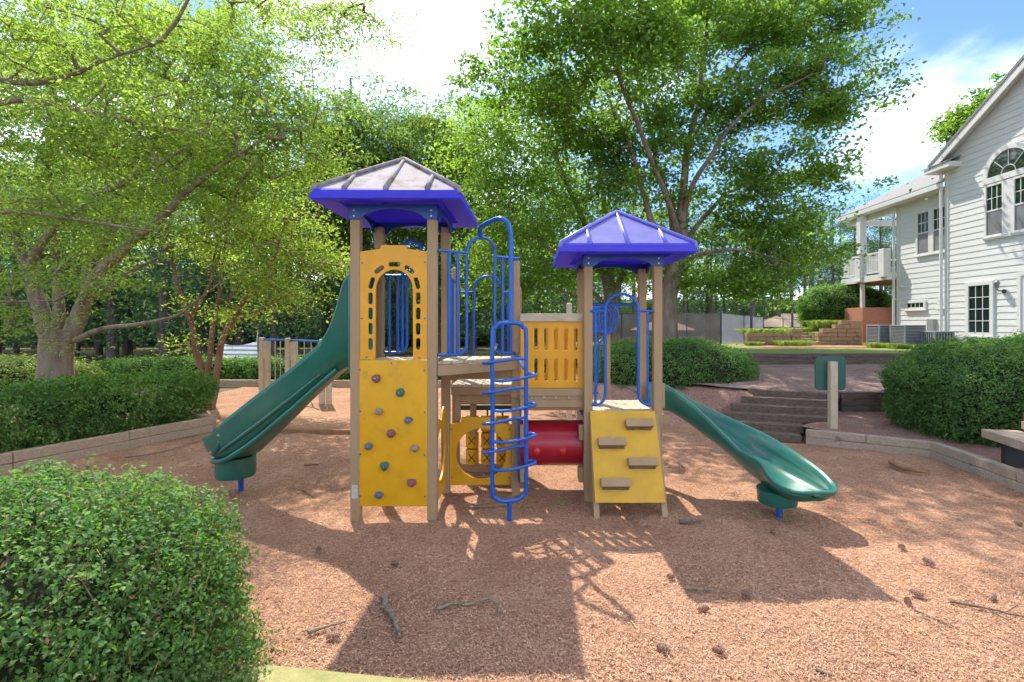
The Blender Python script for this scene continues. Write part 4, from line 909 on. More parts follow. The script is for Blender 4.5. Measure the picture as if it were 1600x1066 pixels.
window(XL, 22.55, 21.6, 3.02, 3.22, 4, 1, None, .12); window(XL, 20.75, 20.55, 3.05, 3.25, 1, 1, None, .12)
dr = MB().lohi((XW - .06, 16.88, GZ), (XW + .01, 17.02, 4.05)).lohi((XW - .06, 15.8, GZ), (XW + .01, 15.94, 4.05)).lohi((XW - .06, 15.94, 3.92), (XW + .01, 16.88, 4.05)).build('door', MT['white'], house, None, .005)
MB().lohi((XW - .03, 15.94, GZ), (XW - .015, 16.88, 3.92)).build('door_leaf', MT['white'], dr)
wl = MB().tube([(XW - .01, 17.62, 3.47), (XW - .10, 17.62, 3.46), (XW - .17, 17.62, 3.53)], .02, 8).build('wall_lamp', MT['darkmetal'], house, 60)
MB().tube([(XW - .17, 17.62, 3.55), (XW - .17, 17.62, 3.75), (XW - .17, 17.62, 3.76), (XW - .17, 17.62, 3.86)], [.05, .085, .10, .01], 8).build('lantern', MT['screen'], wl)
MB().tube([(XW - .015, 17.50, 3.44), (XW - .045, 17.50, 3.44)], .07, 12).build('lamp_plate', MT['darkmetal'], wl)
MB().tube([(XL - .01, 22.75, 3.98), (XL - .16, 22.75, 4.02)], [.05, .07], 10).build('flood_lamp', MT['white'], house)
MB().lohi((XL - .14, 20.95, 1.95), (XL - .01, 21.3, 2.5)).build('meter_box', MT['acgrey'], house, None, .01)
# balcony
bal = MB().lohi((XL - .42, 23.30, 4.36), (XL + 3.5, 26.75, 4.66)).build('balcony', MT['white'], house, None, .01)
MB().lohi((XL - .40, 23.32, 4.335), (XL + 3.4, 26.7, 4.355)).build('balcony_ceiling', MT['wood_ceiling'], bal)
for z0_, z1_, w in ((5.68, 5.76, .07), (4.76, 4.82, .05)): MB().lohi((XL - .36 - w / 2, 23.5, z0_), (XL - .36 + w / 2, 26.7, z1_)).build('balcony_rail', MT['white'], bal, None, .006); MB().lohi((XL - .36, 26.68 - w, z0_), (XL + 3, 26.68, z1_)).build('balcony_rail', MT['white'], bal)
y = 23.55
while y < 26.6: MB().lohi((XL - .38, y, 4.82), (XL - .34, y + .045, 5.68)).build('baluster', MT['white'], bal); y += .125
for y in (23.36, 25.06): MB().lohi((XL - .52, y, 4.50), (XL - .18, y + .36, 5.84)).build('pedestal', MT['white'], bal, None, .02)
MB().lohi((XL - .48, 25.08, 5.845), (XL - .16, 25.40, ez - .06)).build('column', MT['white'], bal, None, .01)
MB().lohi((XL - .55, 25.03, 4.40), (XL - .15, 25.45, 4.52)).build('pedestal_base', MT['white'], bal, None, .02); MB().lohi((XL - .55, 25.03, 5.80), (XL - .15, 25.45, 5.90)).build('pedestal_cap', MT['white'], bal, None, .02)
MB().lohi((XL - .36, 25.15, 3.06), (XL - .20, 25.31, 4.34)).build('balcony_post', MT['white'], bal, None, .008)
MB().lohi((15.92, 24.0, GZ - .1), (XL + .5, 25.4, 3.08)).build('stucco_wall', MT['stucco'], house, None, .015)

# air conditioners
def ac(label, x, y, s, h_, style):
    r = thing('air_conditioner', label, 'air conditioner', (x, y, GZ), 'air conditioners beside the house')
    MB().lohi((x - s / 2 + .03, y - s / 2 + .03, GZ), (x + s / 2 - .03, y + s / 2 - .03, GZ + h_ - .03)).build('coil', MT['acdark'], r)
    MB().lohi((x - s / 2, y - s / 2, GZ + h_ - .05), (x + s / 2, y + s / 2, GZ + h_)).build('top_cover', MT['acgrey'], r, None, .01); MB().lohi((x - s / 2, y - s / 2, GZ), (x + s / 2, y + s / 2, GZ + .06)).build('base_pan', MT['acgrey'], r)
    for sx in (-1, 1):
        for sy in (-1, 1): MB().box((x + sx * (s / 2 - .02), y + sy * (s / 2 - .02), GZ + h_ / 2), (.045, .045, h_ - .06)).build('corner_post', MT['acgrey'], r)
    if style == 'h':
        z = GZ + .10
        while z < GZ + h_ - .08:
            MB().lohi((x - s / 2 - .004, y - s / 2 + .04, z), (x - s / 2 + .018, y + s / 2 - .04, z + .028)).build('louvre', MT['acgrey'], r); MB().lohi((x - s / 2 + .04, y - s / 2 - .004, z), (x + s / 2 - .04, y - s / 2 + .018, z + .028)).build('louvre', MT['acgrey'], r); z += .058
    else:
        for k in range(7):
            q = -s / 2 + .06 + k * (s - .12) / 6
            MB().lohi((x - s / 2 - .004, y + q - .018, GZ + .07), (x - s / 2 + .012, y + q + .018, GZ + h_ - .06)).build('grille_bar', MT['acgrey'], r); MB().lohi((x + q - .018, y - s / 2 - .004, GZ + .07), (x + q + .018, y - s / 2 + .012, GZ + h_ - .06)).build('grille_bar', MT['acgrey'], r)
ac('louvred grey air conditioner nearest the terracotta wall', 15.02, 21.4, .80, .92, 'h'); ac('louvred grey air conditioner between its two neighbours', 15.25, 20.25, .84, .92, 'h'); ac('lower grey air conditioner with upright bars nearest the downspout', 15.85, 19.55, .78, .68, 'v')

# stone block walls and stone steps on the lawn terrace
def stone_wall(name, label, x0, x1, y, z0, z1fn, bw=.40, bh=.19, dep=.3):
    r = thing(name, label, 'wall', (x0, y, z0)); rr = random.Random(len(label)); row = 0; z = z0
    while True:
        x = x0 - (row % 2) * bw * .5; any_ = False
        while x < x1 - .02:
            w = bw * rr.uniform(.8, 1.2); a, b = max(x, x0), min(x + w, x1)
            if b - a > .06 and z + bh <= z1fn((a + b) / 2) + .03:
                MB().lohi((a + .006, y + rr.uniform(-.02, .02), z + .004), (b - .006, y + dep, z + bh - .004)).build('block', MT['stone'], r, None, .02); any_ = True
            x += w
        if not any_: break
        row += 1; z += bh
    return r
stone_wall('stone_wall', 'low tan block wall left of the stone steps', 9.9, 11.95, 23.0, GZ - .02, lambda x: GZ + .58); stone_wall('stone_pillar', 'short tan block pillar at the left of the stone steps', 11.96, 12.42, 22.95, GZ - .02, lambda x: GZ + .78, .44)
stone_wall('stone_wall', 'tall stepped tan block wall right of the stone steps', 13.25, 15.32, 23.1, GZ - .02, lambda x: GZ + (.6 if x < 13.5 else .8 if x < 13.95 else .98 if x < 14.5 else 1.17))
ss = thing('stone_steps', 'short flight of tan stone steps between the block walls', 'steps', (12.8, 23.2, GZ))
for k in range(4): MB().lohi((12.44 - (0 if k else .1), 23.0 + .32 * k, GZ - .02), (13.24 + (0 if k else .5), 23.5 + .32 * k, GZ + .14 * (k + 1))).build('step', MT['stone'], ss, None, .02)
bk = MB(); bk.prism([(10.1, 23.3, 1.1), (12.42, 23.3, 1.1), (12.42, 25.5, 1.1), (11.2, 25.5, 1.1)], (0, 0, GZ + .50 - 1.1)).lohi((12.43, 24.3, 1.1), (13.24, 25.5, GZ + .50)).lohi((13.25, 23.4, 1.1), (15.3, 30, GZ + .55)).lohi((15.31, 25.5, 1.1), (40, 30, GZ + .55)); struct(bk.build('upper_bank', MT['lawn']))
def tuft(label, x, y, z, n, w, h_):
    r = thing('ornamental_grass', label, 'grass clump', (x, y, z), 'pale grass clumps on the lawn terrace'); r['kind'] = 'thing'; m = MB(); rr = random.Random(int(x * 91 + y * 17))
    for _ in range(n):
        a = rr.uniform(0, 6.28); d = rr.uniform(.2, 1) * w; bx, by = x + rr.uniform(-w, w) * .5, y + rr.uniform(-.2, .2) * w; ex, ey = bx + math.cos(a) * d * .5, by + math.sin(a) * d * .5; q = .012; b = len(m.V)
        m.V += [(bx - q, by, z), (bx + q, by, z), ((bx + ex) / 2 + q, (by + ey) / 2, z + h_ * .85), ((bx + ex) / 2 - q, (by + ey) / 2, z + h_ * .85), (ex, ey, z + h_ * rr.uniform(.5, .95))]; m.F += [(b, b + 1, b + 2, b + 3), (b + 3, b + 2, b + 4)]
    link('blades', m.mesh('blades'), MT['leaf_bright'], r)
tuft('pale grass clump on top of the low block wall', 10.9, 23.5, GZ + .48, 700, 1.9, .30); tuft('pale grass clump at the foot of the low block wall, left end', 10.0, 22.4, 1.30, 250, .7, .22); tuft('pale grass clump before the stone pillar', 11.6, 22.2, 1.30, 420, 1.4, .30)
tuft('pale grass clump above the stone steps', 13.0, 24.6, GZ + .52, 450, 1.4, .3); tuft('pale grass clump spilling over the tall block wall', 14.2, 24.2, GZ + .60, 500, 1.2, .62)
for lb_, x, y in (('pale grass clump before the terracotta wall', 14.4, 20.7), ('pale grass clump between the louvred air conditioners', 14.7, 19.9), ('pale grass clump before the middle air conditioner', 15.1, 19.2), ('pale grass clump at the foot of the downspout', 15.7, 18.6), ('pale grass clump beneath the tall narrow window', 15.9, 17.7)): tuft(lb_, x, y, 1.30, 320, .85, .24)

# ================================================================== TENNIS COURT
def fence(name, label, pts, npanel, ztop, zbot, screened):
    r = thing(name, label, 'fence', (pts[0][0], pts[0][1], 0))
    for i in range(npanel + 1):
        t = i / npanel; p = Vector(pts[0]).lerp(Vector(pts[1]), t); zt = ztop[0] + (ztop[1] - ztop[0]) * t; zb2 = zbot[0] + (zbot[1] - zbot[0]) * t
        MB().tube([(p.x, p.y, zb2), (p.x, p.y, zt + .05)], .05, 8).build('fence_post', MT['darkmetal'], r)
    for i in range(npanel):
        q = []
        for t in (i / npanel, (i + 1) / npanel):
            p = Vector(pts[0]).lerp(Vector(pts[1]), t); q.append((p, ztop[0] + (ztop[1] - ztop[0]) * t, zbot[0] + (zbot[1] - zbot[0]) * t))
        MB().tube([(*q[0][0][:2], q[0][1]), (*q[1][0][:2], q[1][1])], .03, 6).build('top_wire', MT['darkmetal'], r)
        if screened:
            m = MB(); n = 10
            for k in range(n + 1):
                t = k / n; p = q[0][0].lerp(q[1][0], t); sag = .05 * math.sin(math.pi * t); off = .05 * math.sin(t * 9 + i * 2)
                m.V += [(p.x, p.y + off, q[0][1] + (q[1][1] - q[0][1]) * t - sag), (p.x, p.y + off * .3, q[0][2] + .25 + (q[1][2] - q[0][2]) * t)]
            for k in range(n): m.F.append((2 * k, 2 * k + 1, 2 * k + 3, 2 * k + 2))
            m.build('windscreen', MT['windscreen' if 'brown' in label else 'windscreen_pale'], r)
fence('court_fence', 'court fence with brown windscreen left of the fence corner', [tuple(P(830, 500, 50))[:2] + (0,), tuple(P(1126, 500, 46))[:2] + (0,)], 6, (3.25, 3.3), (.2, .3), True)
fence('court_fence', 'court fence with grey windscreen right of the fence corner', [tuple(P(1127, 500, 46))[:2] + (0,), tuple(P(1192, 500, 55))[:2] + (0,)], 2, (3.3, 3.0), (.3, .0), True)
fence('court_fence', 'open chain link court fence before the tan canopy', [tuple(P(1193, 500, 55))[:2] + (0,), tuple(P(1300, 500, 66))[:2] + (0,)], 4, (3.0, 2.5), (0, -.1), False)
def tent(label, px0, px1, y_e, rp0, rp1, y_r, Y):
    r = thing('canopy_tent', label, 'canopy', P((px0 + px1) / 2, 540, Y), 'tan shade canopies beyond the court')
    a, b = P(px0, y_e, Y - 3), P(px1, y_e, Y - 3); c, d = P(rp0, y_r, Y), P(rp1, y_r, Y); e, f = a + Vector((.0, 6, 0)), b + Vector((0, 6, 0))
    m = MB(); m.V = [tuple(q) for q in (a, b, d, c, e, f)]; m.F = [(0, 1, 2, 3), (1, 5, 2), (5, 4, 3, 2), (4, 0, 3)]; m.build('canvas_roof', MT['tent'], r)
    for q in (a, b, e, f): MB().tube([(q.x, q.y, -.05), (q.x, q.y, q.z)], .06, 8).build('canopy_pole', MT['darkmetal'], r)
tent('tan hipped shade canopy beside the stone steps', 1186, 1300, 511, 1224, 1276, 490, 76); tent('small tan shade canopy seen through the windscreen by the big trunk', 1000, 1088, 516, 1030, 1046, 499, 60)
def light_pole(label, px, ytop, Y, arm):
    r = thing('court_light', label, 'light pole', (P(px, 500, Y).x, Y, 0), 'court light poles'); x = P(px, 500, Y).x; zt = P(px, ytop, Y).z
    MB().tube([(x, Y, -.1), (x, Y, zt)], [.16, .10], 8).build('pole', MT['darkmetal'], r)
    for z, l in arm:
        MB().beam((x - l, Y, zt - z), (x + l * .3, Y, zt - z), .08, .08).build('arm', MT['darkmetal'], r); MB().lohi((x - l - .5, Y - .2, zt - z - .05), (x - l + .2, Y + .2, zt - z + .15)).build('lamp_head', MT['darkmetal'], r)
light_pole('tall court light with two arms in front of the tan canopy', 1270, 403, 52, ((.1, 1.5), (4.3, 1.0))); light_pole('slim dark court light left of the tan canopy', 1174, 440, 50, ((.2, .7),)); light_pole('far court light near the pines', 1238, 440, 66, ((.3, 1.2),))

# ================================================================== SMALLER OBJECTS
sg = thing('playground_sign', 'green sign board on a tan post beside the steps, seen from behind', 'sign', (5.85, 9.75, .2))
xs, ysg = (1301 - CX) * 9.7 / F, 9.7
MB().lohi((xs - .07, ysg - .06, .1), (xs + .07, ysg + .06, 1.56)).build('post', MT['plank'], sg, None, .01)
def rrect(w, h_, r, n=5): 
    o = []
    for sx, sy, a0 in ((1, 1, 0), (-1, 1, 90), (-1, -1, 180), (1, -1, 270)):
        for k in range(n + 1): a = R(a0 + 90 * k / n); o.append((sx * (w / 2 - r) + r * math.cos(a), sy * (h_ / 2 - r) + r * math.sin(a)))
    return o
panel('board', rrect(.60, .66, .08), [], .03, MT['greend'], sg, (xs, ysg + .08, 1.325), (1, 0, 0), (0, 0, 1))
bn = thing('park_bench', 'weathered timber bench at the right edge before the shrub', 'bench', (7.1, 7.4, .2))
bo, bu_, bv = Vector((7.07, 7.8, 0)), Vector((-.21, -.978, 0)), Vector((.978, -.21, 0))
def bpt(u, v, z): return bo + bu_ * u + bv * v + Vector((0, 0, z))
for k in range(3): MB().beam(bpt(0, .075 + .155 * k, .63), bpt(1.75, .075 + .155 * k, .63), .145, .045).build('seat_plank', MT['timber_pale'], bn, None, .008)
MB().beam(bpt(.005, -.02, .59), bpt(1.745, -.02, .59), .04, .13).build('front_plank', MT['timber_pale'], bn, None, .008)
for k in range(3): MB().beam(bpt(0.02, .50 + .035 * k, .74 + .135 * k), bpt(1.73, .50 + .035 * k, .74 + .135 * k), .045, .125).build('back_plank', MT['timber_pale'], bn, None, .008)
for u in (.35, 1.4): MB().beam(bpt(u, .04, .36), bpt(u, .46, .36), .09, .49).build('leg', MT['black'], bn, None, .01); MB().beam(bpt(u, .44, .5), bpt(u, .62, 1.1), .07, .05).build('back_bracket', MT['black'], bn, None, .006)
# exercise / hanging-bar stations behind the left slide
eb = thing('exercise_bars', 'row of tan double posts with a blue bar behind the left slide', 'exercise bars', (-7.5, 15.5, 0))
st_ = [P(414, 560, 16.0), P(455, 560, 15.5), P(509, 560, 14.3)]
for q in st_:
    for dx in (-.10, .10): MB().lohi((q.x + dx - .085, q.y - .06, -.2), (q.x + dx + .07, q.y + .06, 1.86 if dx < 0 else 1.80)).build('post', MT['plank'], eb, None, .03)
    MB().lohi((q.x - .03, q.y - .05, 1.15), (q.x + .03, q.y + .05, 1.7)).build('spacer', MT['plank'], eb)
for a, b in zip(st_[:-1], st_[1:]):
    MB().tube([(a.x, a.y, 1.79), (b.x, b.y, 1.79)], .035, 10).build('top_bar', MT['blue'], eb, 60)
    for k in range(1, 5): t = k / 5; q = a.lerp(b, t); MB().tube([(q.x, q.y, 1.79), (q.x, q.y, .3)], .016, 6).build('hanging_chain', MT['bolt'], eb)
bp = thing('back_play_post', 'lone round topped tan post standing behind the bridge', 'post', (.8, 10.8, 0)); MB().lohi((.74, 10.75, -.2), (.855, 10.86, 2.75)).build('shaft', MT['plank'], bp, None, .03)
# hammock beyond the back hedge
hm = thing('hammock', 'striped hammock slung between stands beyond the back hedge', 'hammock', (-13, 23, 0))
cl = MB(); nu, nv = 16, 6
for j in range(nv + 1):
    for i in range(nu + 1):
        s = i / nu; t = j / nv; x = 347 + (402 - 347) * s; top = 537 - 4 * s + 4.5 * math.sin(math.pi * s); bot = 561 - 2 * s + 2 * math.sin(math.pi * s)
        cl.V.append(tuple(P(x, top + (bot - top) * t, 22.6 + .6 * (1 - t) + .1 * math.sin(6 * s))))
for j in range(nv):
    for i in range(nu): a = j * (nu + 1) + i; cl.F.append((a, a + 1, a + nu + 2, a + nu + 1))
cl.build('cloth', MT['hammock'], hm, 180)
for px, top in ((343, 520), (404, 508)): q = P(px, top, 23.0); MB().tube([(q.x, q.y, -.05), tuple(q)], .045, 8).build('stand_pole', MT['darkmetal'], hm); 
MB().tube([tuple(P(404, 512, 23)), tuple(P(401, 535, 22.8))], .015, 6).build('rope', MT['white'], hm); MB().tube([tuple(P(404, 548, 23)), tuple(P(401, 560, 22.8))], .015, 6).build('rope', MT['white'], hm)
MT['ytoy'] = mat('yellow_toy_plastic', (.72, .36, .03), None, .5)
rd_ = thing('toy_vehicle', 'low blue and yellow ride on toy under the hammock', 'toy', P(375, 570, 24)); MB().lohi((P(350, 560, 24).x, 23.8, .35), (P(396, 560, 24).x, 24.4, .78)).build('body', MT['blue'], rd_, None, .06)
for a, b in ((345, 357), (394, 401)): MB().lohi((P(a, 560, 24).x, 23.6, .3), (P(b, 560, 24).x, 23.78, .82)).build('bumper', MT['ytoy'], rd_, None, .05)

# sticks, branches, pine cones
def stick(label, pts, r, m, subs=()):
    q = [G(a, b, 0.0) for a, b in pts]
    for v in q: v.z = mz(v.x, v.y) + r * 1.2 + .012
    root = thing('fallen_branch', label, 'branch', (q[0].x, q[0].y, 0)); sp_ = smooth_path(q, 6)
    for i, v in enumerate(sp_): v += Vector((mnoise.noise(v * 14), mnoise.noise(v * 14 + Vector((5, 0, 0))), .4 * mnoise.noise(v * 9))) * r * 1.3
    MB().tube(sp_, [r * (1.15 - .7 * i / len(sp_)) * (1 + .25 * mnoise.noise(v * 25)) for i, v in enumerate(sp_)], 8).build('stem', m, root, 60)
    for s in subs:
        q2 = [G(a, b, 0.0) for a, b in s]
        for k, v in enumerate(q2): v.z = mz(v.x, v.y) + r * 1.2 + .012 + .02 * k
        MB().tube(smooth_path(q2, 4), r * .5, 6).build('side_twig', m, root, 60)
stick('thick lichen covered stick lying in the shade at bottom centre', [(598, 937), (603, 954), (616, 975), (621, 990), (624, 1005)], .022, MT['lichen'], [((603, 954), (597, 958))])
stick('long thin curved branch right of the lichen covered stick', [(682, 954), (706, 946), (729, 948), (762, 938), (774, 945), (781, 964)], .011, MT['lichen'], [((715, 947), (718, 951))])
stick('short stick on the edge of sun and shade at bottom left', [(484, 993), (506, 985), (539, 977)], .014, MT['lichen'])
stick('forked twig at the right edge of the mulch', [(1484, 942), (1534, 952), (1570, 960), (1604, 968)], .011, MT['twig'], [((1545, 956), (1560, 968), (1576, 980)), ((1570, 960), (1590, 952))])
stick('straight pale stick in the shade of the small roof', [(1071, 921), (1117, 924)], .014, MT['lichen'])
stick('bark covered stick beside the foot of the right slide', [(1061, 815), (1080, 816), (1100, 815)], .024, MT['twig'])
stick('reddish stick lying before the timber edging at the right', [(1391, 728), (1418, 739), (1450, 744)], .035, MT['timber_red'])
stick('thin twig right of the bottom centre', [(1429, 955), (1465, 970), (1497, 983)], .007, MT['twig'])
stick('pale peeled twig low on the sunlit mulch at right', [(1273, 1044), (1298, 1053)], .013, MT['lichen'])
stick('thin twig on the sunlit mulch left of the climbing wall', [(472, 766), (492, 779)], .010, MT['twig'])
stick('reddish twig on the sunlit mulch behind the left slide', [(476, 727), (498, 726)], .02, MT['timber_red'])
stick('grey twig under the loop ladder', [(735, 793), (790, 790)], .012, MT['lichen'])
stick('long root like twig at the foot of the left hedge', [(195, 716), (250, 708), (310, 690)], .014, MT['lichen'])

def cone_mesh():
    m = MB(); Lc, Rc = .105, .027; turns = 62
    m.tube([(-Lc / 2, 0, 0), (-Lc * .2, 0, 0), (Lc * .25, 0, 0), (Lc / 2, 0, 0)], [.008, .018, .015, .004], 8)
    for k in range(turns):
        s = k / turns; a = k * 2.39996; x = -Lc / 2 + Lc * s; r = Rc * math.sin(math.pi * (.12 + .8 * s)) ** .7 + .004
        d = Vector((-.35, math.cos(a), math.sin(a))).normalized(); t = Vector((0, -math.sin(a), math.cos(a))); c = Vector((x, 0, 0)); b = len(m.V); w = .009
        p0 = c + d * r * .35; p1 = c + d * r * 1.12
        m.V += [tuple(p0 - t * w * .5), tuple(p0 + t * w * .5), tuple(p1 + t * w), tuple(p1 - t * w), tuple(p1 + Vector((-.004, 0, 0)) + d * .004)]; m.F += [(b, b + 1, b + 2, b + 3), (b + 3, b + 2, b + 4)]
    return m.mesh('pine_cone')
CM = cone_mesh(); CM.materials.append(MT['cone'])
cones = [(1410, 855, 'pine cone on sunlit mulch right of the slide shadow, upper'), (1453, 881, 'pine cone lying aslant beyond the slide shadow at right'), (1431, 931, 'upper of two pine cones side by side at the tip of the roof shadow'), (1418, 943, 'lower of two pine cones side by side at the tip of the roof shadow'), (1550, 937, 'pine cone nearest the forked twig at the right edge'), (1165, 930, 'pine cone on the front edge of the small roof shadow'), (1097, 953, 'pine cone on sunlit mulch just below the small roof shadow'), (1039, 1018, 'left one of two pine cones at the bottom right of centre'), (1121, 1018, 'right one of two pine cones at the bottom right of centre'), (1049, 903, 'pine cone at the left edge of the small roof shadow'), (1208, 831, 'pine cone in shade below the drum of the right slide'), (987, 806, 'pine cone under the climbing ramp'), (1008, 817, 'pine cone at the right foot of the climbing ramp'), (1590, 819, 'pine cone at the far right edge below the bench'), (617, 881, 'pine cone in the shade before the climbing wall'), (498, 860, 'dark pine cone in the shade left of the climbing wall'), (523, 1000, 'pine cone beside the short stick at bottom left')]
for i, (px, py, lb_) in enumerate(cones):
    q = G(px, py); o = bpy.data.objects.new('pine_cone', CM); COL.objects.link(o); o.location = (q.x, q.y, mz(q.x, q.y) + .034); o.rotation_euler = (random.uniform(0, 6), random.uniform(-.2, .2), random.uniform(0, 6.28)); k = random.uniform(.7, .98); o.scale = (k, k, k)
    tag(o, lb_, 'pine cone', 'pine cones on the mulch')

# ================================================================== SHRUBS AND HEDGES
bush('clipped_shrub', 'large glossy green clipped shrub in the left foreground', 'shrub', (-3.14, 2.78, .50), (1.42, 1.0, .90), 16500, 7, .033, MT['leaf_box'], 2.5, -.95, corescale=.78, depth=.34, spread=1.45)
fb_ = bpy.data.objects['clipped_shrub']
p_, n_ = blob_points(900, (-3.14, 2.78, .50), (1.42, 1.0, .90), 2.5, -.6, .12)
MT['dead'] = mat('brown_dead_leaf', (.30, .15, .075), (.40, .24, .13), .8, 20, island=.3, trans=.2)
link('dead_leaves', leaf_mesh('dead_leaves', p_[:500] + n_[:500] * .01, n_[:500] + rng.normal(size=(500, 3)) * .5, .035), MT['dead'], fb_)['kind'] = 'stuff'
link('pine_straw', leaf_mesh('pine_straw', p_[500:] + n_[500:] * .035, n_[500:] + rng.normal(size=(400, 3)) * .3, .16, .02, 0, 0), MT['dead'], fb_)['kind'] = 'stuff'
tw = MB()
for a, b in zip(p_[:260], n_[:260]):
    a = Vector(a); b = Vector(b); d = (b + Vector(rng.normal(size=3)) * .5 + Vector((0, 0, .4))).normalized(); tw.tube([a - d * .28, a - d * .1 + Vector(rng.normal(size=3)) * .012, a + d * .05], [.005, .0035, .002], 5)
tw.build('twigs', MT['twig'], fb_)['kind'] = 'stuff'
bush('round_shrub', 'wide rounded green shrub behind the small tower', 'shrub', (3.75, 13.7, .85), (2.25, 1.35, .98), 9000, 6, .055, MT['leaf_box'], 2.6, -.9, corescale=.9, base_z=.2)
bush('round_shrub', 'big rounded shrub behind the bench at the right edge', 'shrub', (9.62, 9.5, .92), (2.55, 1.55, 1.10), 17000, 6, .050, MT['leaf_box'], 2.5, -.9, corescale=.86, base_z=.2)
bush('hedge', 'open leggy hedge behind the timber edging on the left', 'hedge', (-8.5, 9.5, .68), (2.35, .60, .56), 7500, 6, .055, MT['leaf_hedge'], 4.5, -.97, corescale=.35, depth=.5, yaw=math.atan2(3.0, 1.2), base_z=0)
hs = MB(); rr = random.Random(5)
for k in range(110):
    t = rr.uniform(-1, 1) * 2.1; o_ = rr.uniform(-.25, .25); ang = math.atan2(3.0, 1.2); bx = -8.5 + t * math.cos(ang) - o_ * math.sin(ang); by = 9.5 + t * math.sin(ang) + o_ * math.cos(ang)
    dx, dy = rr.uniform(-.3, .3), rr.uniform(-.3, .3); hs.tube([(bx, by, -.02), (bx + dx * .4, by + dy * .4, .3), (bx + dx, by + dy, .8)], [.016, .011, .006], 5)
hs.build('stems', MT['bark'], bpy.data.objects['hedge'], 60)
bush('hedge', 'long clipped hedge along the back of the play area', 'hedge', (-11.2, 19.9, .42), (6.2, .75, .42), 9000, 5, .085, MT['leaf_hedge'], 5, -.95, corescale=.8, depth=.3, yaw=-.04)
bush('hedge', 'hedge continuing behind the tall tower and the bridge', 'hedge', (-1.6, 19.3, .42), (3.2, .7, .45), 5000, 5, .085, MT['leaf_hedge'], 5, -.95, corescale=.85, depth=.25, yaw=-.12)
bush('low_shrub', 'pale sunlit shrub left of the lime green tree trunk', 'shrub', (-17.2, 16.2, .50), (2.6, 1.2, .62), 4000, 5, .09, MT['leaf_bright'], 3, -.9, corescale=.88)
bush('terrace_shrub', 'tall rounded shrub on the bank below the balcony', 'shrub', (16.9, 27.0, 3.1), (2.3, 1.4, 1.25), 7000, 5, .085, MT['leaf_hedge'], 2.6, -.95, corescale=.9, base_z=1.9)
bush('yellow_shrub', 'small yellow green shrub behind the small tower', 'shrub', (3.2, 20.4, .95), (.95, .6, .45), 1500, 5, .08, MT['leaf_bright'], 2.5, -.9, corescale=.88)
bush('low_shrub', 'dark green shrub behind the blue overhead loops', 'shrub', (2.0, 19.2, .7), (.9, .7, .62), 1500, 5, .08, MT['leaf_hedge'], 2.5, -.9, corescale=.88)
# weeds
for i, (px, py, lb_) in enumerate(((828, 792, 'tiny weed beside the foot of the loop ladder'), (878, 788, 'tiny weed before the middle post'), (1228, 812, 'yellowing weed at the foot of the right slide'), (1180, 806, 'tiny pale weed left of the right slide foot'))):
    q = G(px, py); o = link('weed', leaf_mesh('weed', np.array([[q.x, q.y, .035]]) + rng.normal(size=(9, 3)) * np.array([.03, .025, .02]), np.array([0, 0, 1.]) + rng.normal(size=(9, 3)) * .6, .035), MT['leaf_bright']); tag(o, lb_, 'weed', 'weeds in the mulch')

# ================================================================== TREES
def tree(name, label, limbs, lobes, leaf, per, lm, bm_, seed, group=None, **kw):
    b = limbs[0][0]; root = thing(name, label, 'tree', (b[0], b[1], 0), group); tree_meshes(limbs, lobes, leaf, per, lm, bm_, root, seed, **kw); return root
